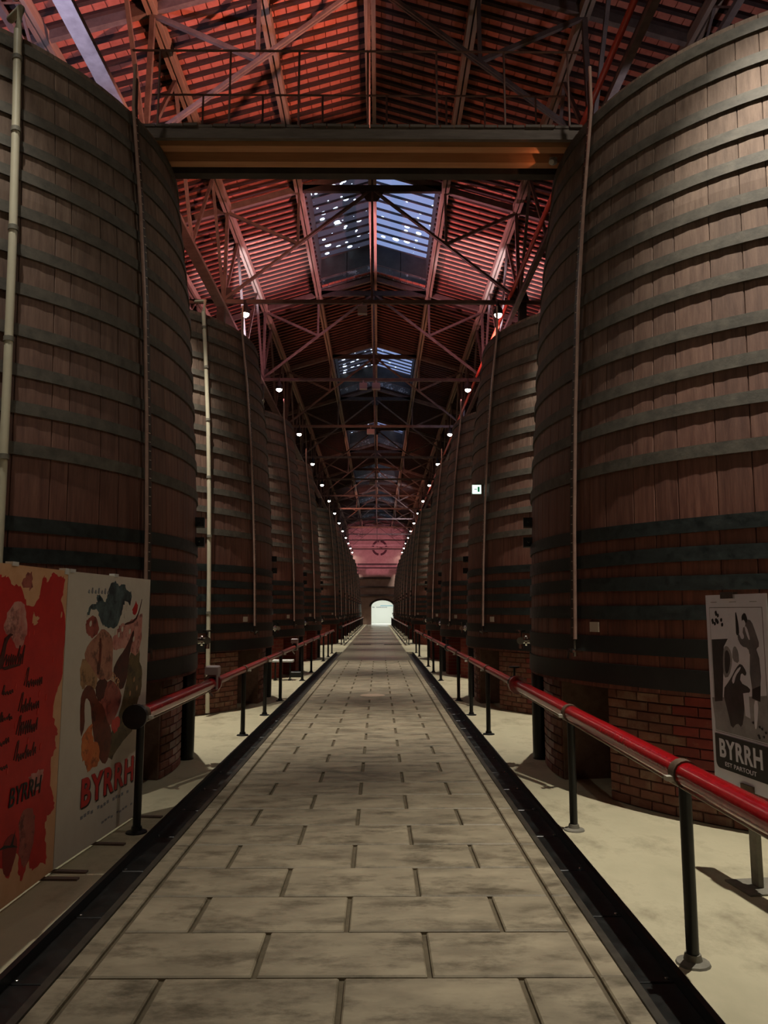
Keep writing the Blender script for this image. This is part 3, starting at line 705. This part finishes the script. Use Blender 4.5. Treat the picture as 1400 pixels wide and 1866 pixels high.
for s in (1, -1):
    rail(s, 36.2, 89, [37+2.6*i for i in range(20)], 0, 'far pipe rail beyond the cross aisle on the %s side' % SIDE[s], True)
# valves clipped on the rails
def valve(root, s, y, big):
    x = s*1.60
    r = part('rail_valve', MB().tube([(x, y-.07, .84), (x, y-.02, .84), (x, y+.02, .84), (x, y+.07, .84)], [.05, .075, .075, .05], 12), M['black'], root, True)
    part('valve_stem', MB().tube([(x, y, .9), (x, y, 1.0)], .012, 8), M['black'], r)
    if big:
        part('switch_box', MB().cham(x-.07, x+.07, y-.10, y+.04, .93, 1.02, .012), M['greybox'], r)
        part('box_flap', MB().box(x+.05, x+.064, y-.10, y+.04, .78, .93), M['greybox'], r)
        part('lead', MB().tube([(x-.05, y, .93), (x-.04, y-.02, .76), (x, y, .70)], .014, 6), M['greybox'], r)
    else:
        part('hand_wheel', MB().tube([(x, y, 1.0), (x, y, 1.015)], .06, 12), M['black'], r, True)
for (root, s, y, big) in ((rl_, -1, 8.36, True), (rl_, -1, 16.4, True), (rr_, 1, 8.3, False), (rr_, 1, 16.2, False), (rl_, -1, 23.0, False), (rr_, 1, 24.5, False)): valve(root, s, y, big)

# ------------------------------------------------------------------ catwalk
r = thing('catwalk', (0, 7.95, 6.56), 'timber catwalk with thin pipe railings bridging the two nearest vats', 'catwalk')
part('front_board', MB().box(-2.5, 2.5, 7.58, 7.63, 6.56, 6.68), M['timber_grey'], r)
part('joist', MB().box(-2.45, 2.45, 7.72, 7.83, 6.56, 6.68), M['timber'], r)
part('joist', MB().box(-2.45, 2.45, 8.01, 8.12, 6.56, 6.68), M['timber'], r)
part('back_beam', MB().box(-2.5, 2.5, 8.24, 8.36, 6.56, 6.68), M['steel_dark'], r)
x = -2.5
while x < 2.5:
    w = random.uniform(.13, .17); part('deck_board', MB().box(x, min(x+w-.012, 2.5), 7.56+random.uniform(-.015, .015), 8.38, 6.682, 6.71), M['timber_grey'], r); x += w
for (yy, zt, xs) in ((7.62, 7.6, (-2.2, -1.44, -.70, .04, .78, 1.51, 2.2)), (8.34, 7.6, (-1.9, -1.2, -.5, .25, .95, 1.4, 2.0))):
    part('hand_rail', MB().tube([(-2.5, yy, zt), (2.35, yy, zt)], .012, 6), M['railpipe'], r)
    for x in xs: part('baluster', MB().tube([(x, yy, 6.6), (x, yy, zt)], .012, 6), M['railpipe'], r)
sl = bpy.data.lights.new('spot_beam', 'SPOT'); sl.energy = 1.3; sl.color = (1, .36, .16); sl.spot_size = math.radians(100); sl.spot_blend = .1; sl.shadow_soft_size = .01
sl_o = bpy.data.objects.new('spot_beam', sl); COL.objects.link(sl_o); sl_o.location = (2.0, 7.9, 6.40); sl_o.rotation_euler = Vector((-.6, .02, .2)).to_track_quat('-Z', 'Y').to_euler()
solo('spotlight', MB().tube([(2.06, 7.9, 6.5), (2.10, 7.98, 6.56)], [.03, .045], 10).box(2.06, 2.14, 7.96, 8.0, 6.54, 6.6), M['white'], 'small white spotlight at the right end of the catwalk', 'spotlight')

r = thing('service_pipe', (3.2, 40, 8.5), 'orange red service pipe running along the right girder under the roof', 'pipe')  # added tube, coloured to stand for red light on the girder chord
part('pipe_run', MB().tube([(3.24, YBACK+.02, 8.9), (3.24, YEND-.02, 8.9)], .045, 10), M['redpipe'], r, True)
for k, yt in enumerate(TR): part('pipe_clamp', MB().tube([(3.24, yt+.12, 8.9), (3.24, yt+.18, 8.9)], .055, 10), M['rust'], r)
# boxes hung from the tie beams
for (yt, x, w, lab) in ((TR[3], -.22, .22, 'pale box hung at the middle of the nearest visible tie beam'), (TR[4], -.32, .24, 'left one of two pale boxes under the second visible tie beam'), (TR[4], .08, .26, 'right one of two pale boxes under the second visible tie beam'), (TR[5], -.15, .3, 'small pale box under the third visible tie beam'), (TR[7], -.2, .3, 'pale box under a far tie beam')):
    r = thing('junction_box', (x, yt-.08, 8.4), lab, 'box', 'boxes on the tie beams')
    part('case', MB().cham(x-w/2, x+w/2, yt-.16, yt-.02, 8.42, 8.62, .015), M['greybox'], r)
    part('hanger_strap', MB().box(x-.02, x+.02, yt-.06, yt-.03, 8.62, 8.72), M['greybox'], r)
# exit sign
r = thing('exit_sign', (1.9, 13.3, 3.7), 'small lit green and white emergency exit sign on the second right vat', 'exit sign')
part('case', MB().cham(1.79, 1.96, 13.28, 13.32, 3.62, 3.79, .004), M['white'], r)
part('face', MB().box(1.80, 1.95, 13.272, 13.279, 3.63, 3.78), M['exit_face'], r)
part('pictogram', MB().box(1.89, 1.925, 13.268, 13.271, 3.66, 3.75).box(1.83, 1.88, 13.268, 13.271, 3.70, 3.712), M['exit_mark'], r)
# floor plates
m = MB().lathe([(.24, 0), (.235, .006)], (.05, 15.0, 0), 28)
solo('floor_disc', m, flat('floor_disc', (196, 172, 148)), 'round pale disc set in the middle of the walkway', 'floor plate')
for x, lab in ((-.62, 'left dark grate in the floor of the cross aisle'), (.85, 'right dark grate in the floor of the cross aisle')):
    m = MB().box(x-.42, x+.42, 37.0, 37.5, 0, .012)
    for q in range(8): m.box(x-.40+q*.1, x-.36+q*.1, 37.03, 37.47, .012, .018)
    solo('floor_grate', m, M['black'], lab, 'grate')
# bench and crate between the left vats
r = thing('bench', (-2.1, 18.25, 0), 'low white topped bench standing between the left vats', 'bench')
part('bench_top', MB().cham(-2.3, -1.82, 18.1, 18.4, .42, .47, .01), M['white'], r)
for x in (-2.24, -1.9):
    part('leg', MB().tube([(x, 18.25, .02), (x, 18.25, .42)], .02, 8), M['black'], r); part('foot', MB().box(x-.03, x+.03, 18.13, 18.37, 0, .025), M['black'], r)
solo('crate', MB().cham(-1.98, -1.72, 19.0, 19.25, 0, .13, .01).box(-1.9, -1.8, 19.1, 19.15, .13, .15), M['black'], 'small black case on the floor beside the left rail', 'case')

# ------------------------------------------------------------------ posters
def font_mesh(txt, size, shear=0.0, bold=0.0, m=None, extr=.0012, space=1.0):
    c = bpy.data.curves.new('lettering', 'FONT'); c.body = txt; c.size = size; c.shear = shear; c.offset = bold; c.extrude = extr; c.space_character = space; c.resolution_u = 4
    o = bpy.data.objects.new('lettering', c); COL.objects.link(o)
    bpy.context.view_layer.update(); dg = bpy.context.evaluated_depsgraph_get()
    me = bpy.data.meshes.new_from_object(o.evaluated_get(dg)); bpy.data.objects.remove(o); bpy.data.curves.remove(c)
    if m:
        me.materials.clear(); me.materials.append(m)
    return me
class Board:
    # a flat printed panel: u runs along the panel, v is the height, the print lies on the +n side
    def __init__(s, a, b, root):
        s.a = Vector((*a, 0)); d = Vector((*b, 0))-s.a; s.d = d.normalized(); s.n = Vector((s.d.y, -s.d.x, 0)); s.root = root
        s.mx = Matrix((s.d, Vector((0, 0, 1)), s.n)).transposed().to_euler(); s.lv = 0
    def pt(s, u, v, w): return s.a+s.d*u+Vector((0, 0, v))+s.n*w
    def slab(s, name, u0, u1, v0, v1, w0, w1, m, par=None):
        q = MB().prism([(u0, v0), (u1, v0), (u1, v1), (u0, v1)], lambda u, v: s.pt(u, v, w0), lambda u, v: s.pt(u, v, w1)); return part(name, q, m, par or s.root)
    def shape(s, name, pts, m, par=None, rounds=1, rag=0.0):
        for _ in range(rounds):
            out = []
            for (p, q) in zip(pts, pts[1:]+pts[:1]):
                out += [(p[0]*.75+q[0]*.25, p[1]*.75+q[1]*.25), (p[0]*.25+q[0]*.75, p[1]*.25+q[1]*.75)]
            pts = out
        if rag:
            out = []
            for (p, q) in zip(pts, pts[1:]+pts[:1]):
                for f in (0, .5): out.append((p[0]+(q[0]-p[0])*f+random.gauss(0, rag), p[1]+(q[1]-p[1])*f+random.gauss(0, rag)))
            pts = out
        s.lv += 1; w = .0005+.00013*s.lv
        q = MB().prism(pts, lambda u, v: s.pt(u, v, 0), lambda u, v: s.pt(u, v, w)); return part(name, q, m, par or s.root)
    def text(s, name, txt, u, v, w, h, m, shear=0, bold=0, rot=0, par=None, lift=None, space=1.0):
        me = font_mesh(txt, 1.0, shear, bold, m, .001, space)
        xs = [x.co.x for x in me.vertices]; ys = [x.co.y for x in me.vertices]
        sx = w/(max(xs)-min(xs)); sy = h/(max(ys)-min(ys))
        for x in me.vertices: x.co.x = (x.co.x-min(xs))*sx; x.co.y = (x.co.y-min(ys))*sy
        s.lv += 1; wz = lift if lift else .0008+.00013*s.lv
        o = link(name, me, par or s.root, s.pt(u, v, wz)-wloc(par or s.root)); o.rotation_euler = (Matrix((s.d, Vector((0, 0, 1)), s.n)).transposed() @ Matrix.Rotation(rot, 3, 'Z')).to_euler()
        return o
INK = {n: mat('print_'+n, c, c2, rough=.5, scale=9, world_co=True, c3=tuple(int(v*.72) for v in c) if n in ('teal', 'pink', 'flesh', 'tan', 'wine', 'olive', 'brown', 'rose', 'orange') else None, c3scale=11, c3lo=.52, c3hi=.62) for n, c, c2 in (
    ('red', (186, 26, 28), (206, 40, 36)), ('darkred', (120, 14, 18), (140, 26, 26)), ('teal', (26, 38, 46), (92, 112, 114)), ('pink', (186, 104, 96), (214, 160, 148)),
    ('flesh', (158, 96, 78), (192, 136, 112)), ('tan', (168, 124, 84), (186, 146, 108)), ('wine', (66, 16, 14), (86, 26, 22)), ('olive', (82, 68, 40), (120, 98, 60)),
    ('brown', (92, 34, 22), (122, 54, 34)), ('rose', (140, 58, 50), (176, 96, 84)), ('orange', (206, 98, 44), (222, 130, 70)), ('black', (18, 14, 16), (28, 24, 26)),
    ('cream', (214, 160, 118), (224, 176, 136)), ('white', (206, 194, 180), (212, 202, 188)), ('grey', (120, 118, 122), (150, 148, 152)), ('lightgrey', (212, 210, 222), (220, 218, 230)),
    ('midgrey', (84, 80, 84), (112, 106, 110)), ('dark', (34, 32, 34), (58, 54, 58)), ('scarlet', (208, 44, 40), (222, 70, 60)))}
def feet(B, us, z=0.0):
    for u in us:
        p = [(u-.02, -.12), (u+.02, -.12), (u+.02, .19), (u-.02, .19)]
        q = MB().prism(p, lambda a, w: B.pt(a, .0, w), lambda a, w: B.pt(a, .012, w)); part('foot', q, M['steel'], B.root)
# white poster
r = thing('poster', (-1.78, 5.65, 0), 'tall white poster panel with a painted figure and red BYRRH lettering', 'poster', 'standing poster panels')
B = Board((-1.827, 4.956), (-1.712, 6.345), r)
B.slab('board', 0.0, 1.394, .03, 1.853, -.03, 0, INK['white'])
B.shape('printed_plume', [(0.273,1.561),(0.325,1.642),(0.438,1.652),(0.412,1.699),(0.462,1.723),(0.557,1.649),(0.596,1.702),(0.62,1.79),(0.722,1.818),(0.797,1.786),(0.881,1.803),(0.937,1.749),(1.028,1.736),(1.001,1.627),(0.918,1.688),(0.862,1.626),(0.823,1.537),(0.736,1.459),(0.597,1.482),(0.511,1.502),(0.453,1.606),(0.368,1.62),(0.302,1.569)], INK['teal'], rag=.006)
B.shape('printed_blot', [(0.216,1.278),(0.343,1.288),(0.452,1.227),(0.504,1.131),(0.45,1.045),(0.342,1.109),(0.249,1.065)], INK['tan'], rag=.006)
B.shape('printed_blot', [(1.023,1.289),(1.232,1.32),(1.218,1.195),(1.29,1.159),(1.297,0.958),(1.221,0.904),(1.207,0.782),(1.137,0.69),(0.92,0.615),(0.723,0.508),(0.744,0.729),(0.896,0.842),(0.993,1.089)], INK['olive'], rag=.006)
B.shape('printed_blot', [(0.785,1.439),(0.827,1.497),(0.949,1.515),(1.129,1.533),(1.259,1.596),(1.24,1.511),(1.265,1.404),(1.186,1.239),(1.023,1.289),(0.845,1.328),(0.729,1.304),(0.707,1.402)], INK['pink'], rag=.006)
B.shape('printed_figure', [(0.263,1.293),(0.323,1.379),(0.471,1.438),(0.531,1.483),(0.67,1.432),(0.721,1.382),(0.723,1.256),(0.726,1.112),(0.571,1.107),(0.504,1.131),(0.369,1.233)], INK['flesh'])
B.shape('printed_blot', [(0.267,1.525),(0.344,1.56),(0.405,1.569),(0.475,1.503),(0.46,1.438),(0.349,1.415),(0.284,1.462)], INK['rose'], rag=.006)
B.shape('printed_blot', [(1.042,1.607),(1.113,1.68),(1.157,1.649),(1.125,1.565),(1.058,1.575)], INK['red'], rag=.006)
B.shape('printed_skirt', [(0.475,1.106),(0.638,1.091),(0.726,1.112),(0.916,0.997),(0.89,0.902),(0.74,0.768),(0.623,0.822),(0.578,0.939),(0.498,0.985)], INK['rose'])
B.shape('printed_scroll', [(0.245,1.014),(0.286,1.079),(0.352,1.108),(0.447,1.072),(0.498,0.985),(0.611,0.935),(0.666,0.835),(0.765,0.745),(0.754,0.633),(0.699,0.522),(0.609,0.548),(0.5,0.677),(0.428,0.867),(0.406,0.977),(0.33,1.03),(0.307,0.971),(0.332,0.836),(0.272,0.758)], INK['brown'])
B.shape('printed_bottle', [(0.732,1.169),(0.817,1.251),(0.921,1.304),(1.002,1.371),(1.083,1.461),(1.1,1.419),(1.045,1.329),(1.008,1.189),(0.993,1.089),(0.915,1.007),(0.801,1.067)], INK['wine'])
B.shape('printed_blot', [(0.284,0.739),(0.373,0.822),(0.452,0.837),(0.442,0.74),(0.574,0.673),(0.567,0.538),(0.443,0.544),(0.407,0.503),(0.368,0.594),(0.306,0.623)], INK['orange'], rag=.006)
B.shape('printed_blot', [(0.737,0.797),(0.849,0.839),(0.913,0.791),(0.86,0.731),(0.792,0.713)], INK['scarlet'], rag=.006)
B.shape('printed_blot', [(.47,1.10),(.55,1.13),(.66,1.12),(.62,1.02),(.55,.96),(.49,1.0)], INK['wine'], rag=.006)
B.shape('printed_stroke', [(.49,1.42),(.53,1.40),(.53,1.22),(.50,1.15),(.47,1.18),(.50,1.28)], INK['brown'])
B.shape('printed_stroke', [(.90,1.505),(1.10,1.53),(1.18,1.60),(1.24,1.72),(1.20,1.61),(1.12,1.515),(.93,1.49)], INK['wine'])
for (u, v) in ((.86, 1.44), (.80, 1.40), (.90, 1.54), (.93, 1.60), (.75, 1.42), (.33, 1.49), (1.0, 1.42), (1.08, 1.36), (1.12, 1.05), (1.18, .98), (1.05, .95)):
    B.shape('printed_speck', [(u, v), (u+.03, v+.012), (u+.022, v+.05), (u-.01, v+.03)], INK['white' if v > 1.2 else 'tan'])
B.text('lettering', 'BYR', .70, 1.115, .16, .055, INK['cream'], rot=-.5)
B.text('lettering', 'BYRRH', .335, .300, .86, .185, INK['black'], bold=.03, space=1.18)
B.text('lettering', 'BYRRH', .320, .312, .86, .185, INK['red'], bold=.03, space=1.18)
for (u, v, w, h) in ((.33, .235, .84, .03), (.66, .125, .56, .022)):
    for q in range(int(w/.05)):
        if q % 5 == 4: continue
        B.slab('fine_print', u+q*.05, u+q*.05+.035, v+.004*(q % 3), v+h*(.7+.3*((q*7) % 3)/2), 0, .001, INK['grey'])
for q in range(7): B.shape('printed_signature', [(.28+q*.05, 1.72), (.30+q*.05, 1.72+.03+.02*(q % 2)), (.31+q*.05, 1.715)], INK['grey'])
feet(B, (.05, .62, 1.33))
for u in (.05, .72): B.slab('clip', u-.035, u+.035, 1.845, 1.868, -.036, .006, M['white'])
# red poster
r = thing('poster', (-1.84, 4.26, 0), 'tall red splashed poster panel with script lines and black BYRRH lettering', 'poster', 'standing poster panels')
B = Board((-1.843, 4.321), (-1.827, 4.956), r)
B.slab('board', -.755, .628, .03, 1.853, -.03, 0, INK['cream'])
B.shape('printed_splash', [(-.70,1.7),(-.6,1.76),(-.45,1.72),(-.35,1.79),(-0.217,1.79),(-0.168,1.78),(-0.133,1.787),(-0.065,1.741),(0.04,1.725),(0.076,1.649),(0.148,1.618),(0.227,1.658),(0.252,1.691),(0.277,1.786),(0.302,1.821),(0.348,1.754),(0.373,1.803),(0.431,1.83),(0.498,1.809),(0.587,1.82),(0.576,1.712),(0.533,1.654),(0.617,1.584),(0.624,1.455),(0.623,1.328),(0.621,1.171),(0.552,1.11),(0.512,1.046),(0.52,0.923),(0.612,0.853),(0.548,0.835),(0.591,0.755),(0.539,0.747),(0.508,0.587),(0.572,0.479),(0.606,0.416),(0.583,0.388),(0.473,0.367),(0.508,0.282),(0.502,0.23),(0.543,0.1),(0.418,0.128),(0.327,0.11),(0.282,0.206),(0.276,0.157),(0.218,0.095),(0.178,0.158),(0.175,0.273),(0.122,0.274),(0.112,0.189),(0.064,0.161),(0.024,0.198),(0.023,0.246),(-.2,.25),(-.4,.18),(-.6,.3),(-.71,.6),(-.66,1.0),(-.72,1.3)], INK['red'], rag=.006)
B.shape('printed_wash', [(.01,1.74),(.05,1.80),(.13,1.83),(.16,1.80),(.15,1.72),(.06,1.73)], INK['rose'], rag=.006)
B.shape('printed_wash', [(-.1,1.62),(.02,1.66),(.10,1.60),(.13,1.50),(.06,1.38),(-.05,1.44),(-.16,1.5)], INK['pink'], rag=.006)
B.shape('printed_wash', [(.18,1.60),(.22,1.56),(.26,1.57),(.24,1.53),(.19,1.51)], INK['cream'], rag=.006)
B.shape('printed_wash', [(.14,.45),(.22,.5),(.34,.46),(.36,.3),(.30,.2),(.24,.16),(.2,.2)], INK['rose'], rag=.006)
B.shape('printed_fruit', [(-.02,.36),(.06,.40),(.14,.37),(.15,.28),(.1,.2),(.06,.17),(0,.22)], INK['darkred'])
B.shape('printed_stroke', [(-.06,.345),(.04,.33),(.12,.31),(.16,.30),(.1,.33),(.12,.40),(.07,.335),(0,.355)], INK['black'], rounds=0)
B.shape('printed_wash', [(.24,.67),(.36,.66),(.43,.68),(.42,.62),(.38,.55),(.25,.60)], INK['pink'], rag=.006)
for (u, v) in ((.14, 1.44), (.20, 1.45), (.12, 1.20), (.16, 1.08), (.02, 1.16), (.31, 1.09), (.40, 1.06), (.47, 1.28), (.04, .95), (.20, .84), (.12, .92), (.36, .78), (-.02, .72), (.3, .99), (.55, 1.55)):
    B.shape('printed_speck', [(u, v), (u+.016, v+.02), (u+.012, v+.05), (u-.004, v+.03)], INK['scarlet' if v < 1.5 else 'cream'])
B.shape('printed_flourish', [(-.2,1.28),(-.14,1.42),(-.09,1.48),(-.03,1.47),(-.08,1.46),(-.12,1.40),(-.14,1.28),(-.02,1.30),(.06,1.295),(.06,1.305),(-.02,1.31),(-.13,1.30)], INK['wine'])
def scribble(u, v, w, h):          # an illegible slanted handwritten word: tall opening loop, then small strokes
    pts = [(u, v+h*.2), (u+h*.35, v+h*1.25), (u+h*.55, v+h*1.35), (u+h*.3, v+h*.1)]
    x = u+h*.45
    while x < u+w:
        k = random.choice((.45, .5, .55, .9)); st = random.uniform(.022, .032)
        pts += [(x+h*.3*k, v+h*k), (x+st*.6, v+random.uniform(0, .01))]; x += st
    wd = .005
    for p, q in zip(pts[:-1], pts[1:]):
        d = math.hypot(q[0]-p[0], q[1]-p[1]); nx, ny = -(q[1]-p[1])/d*wd, (q[0]-p[0])/d*wd
        B.shape('script_stroke', [(p[0]-nx, p[1]-ny), (q[0]-nx*.6, q[1]-ny*.6), (q[0]+nx*.6, q[1]+ny*.6), (p[0]+nx, p[1]+ny)], INK['wine'], rounds=0); B.lv -= 1
for (u, v, w, h) in ((-.17, 1.30, .24, .12), (.12, 1.165, .21, .085), (-.12, 1.15, .12, .04), (.07, 1.03, .25, .085), (-.13, 1.01, .12, .04), (.06, .905, .24, .085), (-.16, .885, .14, .04), (.05, .77, .25, .085), (-.18, .755, .16, .04)):
    scribble(u, v, w, h)
B.lv += 2
B.text('lettering', 'BYRRH', .02, .54, .38, .10, INK['black'], shear=.15, bold=.008)
feet(B, (-.7, .55))
B.slab('clip', -.10, -.03, 1.845, 1.868, -.036, .006, M['white']); B.slab('clip', .575, .625, 1.83, 1.868, -.036, .006, M['white'])
# black and white poster on a stand
r = thing('poster_stand', (2.36, 4.72, 0), 'black and white BYRRH poster on a grey stand behind the right rail', 'poster')
B = Board((2.3, 5.05), (2.38, 4.40), r)
B.slab('board', 0, .635, .545, 1.70, -.012, 0, INK['lightgrey'])
B.slab('print_border', .04, .598, .845, 1.622, 0, .001, INK['midgrey'])
B.slab('print_sky', .044, .594, .849, 1.618, 0, .0014, INK['lightgrey']); B.lv = 8
B.shape('print_ground', [(.02,1.05),(.3,1.08),(.594,1.12),(.594,.853),(.048,.853)], INK['grey'], rounds=0)
B.shape('print_house', [(.05,1.417),(0.233,1.428),(0.184,1.376),(0.158,1.177),(0.138,1.041),(.05,1.027)], INK['dark'], rounds=0)
B.shape('print_wheel', [(0.184,1.376),(0.223,1.385),(0.263,1.352),(0.269,1.29),(0.229,1.197),(0.165,1.184),(0.165,1.29)], INK['grey'])
B.shape('print_wheel', [(0.195,1.35),(0.222,1.36),(0.245,1.335),(0.25,1.29),(0.222,1.22),(0.185,1.21),(0.185,1.29)], INK['dark'])
B.shape('print_tree', [(.27,1.30),(.28,1.37),(.31,1.39),(.34,1.35),(.34,1.28)], INK['grey'])
B.shape('print_barrow', [(0.24,1.184),(0.308,1.258),(0.359,1.289),(0.412,1.239),(0.398,1.211),(0.354,1.234),(0.335,1.172),(0.437,1.148),(0.434,1.121),(0.376,1.108),(0.364,0.993),(0.332,0.902),(0.287,0.929),(0.222,0.879),(0.194,0.971),(0.144,1.105)], INK['dark'])
B.shape('print_barrow_rim', [(.25,1.18),(.31,1.245),(.36,1.27),(.345,1.245),(.30,1.21),(.27,1.15)], INK['lightgrey'])
B.shape('print_stool', [(.365,1.11),(.42,1.12),(.425,.97),(.375,.98)], INK['lightgrey'], rounds=0)
B.shape('print_coat', [(0.39,1.481),(0.444,1.55),(0.489,1.543),(0.526,1.471),(0.557,1.4),(0.517,1.378),(0.524,1.339),(0.456,1.335),(0.444,1.381),(0.375,1.388),(0.338,1.438),(0.353,1.466),(0.379,1.426),(0.415,1.441)], INK['midgrey'])
B.shape('print_hair', [(0.396,1.535),(0.393,1.57),(0.429,1.592),(0.45,1.556),(0.447,1.529),(0.425,1.53)], INK['black'])
B.shape('print_face', [(0.398,1.545),(.422,1.545),(.432,1.52),(0.417,1.50),(0.403,1.505)], INK['lightgrey'])
B.shape('print_collar', [(.415,1.505),(.44,1.51),(.47,1.43),(.45,1.43)], INK['lightgrey'])
B.shape('print_skirt', [(0.456,1.335),(0.472,1.376),(0.517,1.385),(0.544,1.327),(0.55,1.223),(0.539,1.17),(0.459,1.143),(0.446,1.235)], INK['midgrey'], rounds=0)
B.shape('print_hem', [(0.459,1.143),(0.541,1.171),(0.53,1.079),(0.454,1.09)], INK['black'], rounds=0)
B.shape('print_legs', [(0.47,1.082),(0.514,1.08),(0.489,0.944),(0.469,0.909),(0.462,0.953)], INK['lightgrey'])
B.shape('print_bottle', [(0.331,1.59),(0.34,1.59),(0.358,1.514),(0.358,1.453),(0.328,1.452),(0.33,1.507)], INK['black'])
for q in range(11):
    u = .055+random.uniform(0, .13); v = 1.60-random.uniform(0, .10)*(1-abs(u-.12)*3)
    B.shape('print_leaf', [(u, v), (u+.018, v+.008), (u+.022, v-.012), (u+.004, v-.02)], INK['black'])
for q in range(8):
    u = .42+random.uniform(0, .14); v = .96-random.uniform(0, .09)
    B.shape('print_leaf', [(u, v), (u+.02, v+.006), (u+.018, v-.014)], INK['dark'])
lab = [(.037,.832),(.60,.832),(.60,.66)]
for k in range(7): a = -PI/2*k/6; lab.append((.56+.04*math.cos(a), .665+.04*math.sin(a)))
for k in range(7): a = -PI/2-PI/2*k/6; lab.append((.077+.04*math.cos(a), .665+.04*math.sin(a)))
B.shape('print_label', lab, INK['black'], rounds=0)
B.text('lettering', 'BYRRH', .085, .695, .44, .112, INK['lightgrey'], bold=.03, space=1.12)
B.text('lettering', 'EST PARTOUT', .14, .647, .32, .026, INK['lightgrey'])
for q in (.06, .27, .48): B.slab('fine_print', q, q+.07, 1.652, 1.656, 0, .001, INK['grey'])
B.slab('clip', .19, .33, 1.675, 1.715, -.02, .012, M['chrome']); B.slab('lower_clip', .30, .42, .53, .58, -.02, .014, M['rust'])
B.slab('stand_post', .315, .385, .012, .56, -.045, -.013, M['foot'])
q = MB().prism([(.22, -.18), (.48, -.18), (.48, .10), (.22, .10)], lambda a, w: B.pt(a, 0, w), lambda a, w: B.pt(a, .010, w)); part('stand_base', q, M['foot'], r)
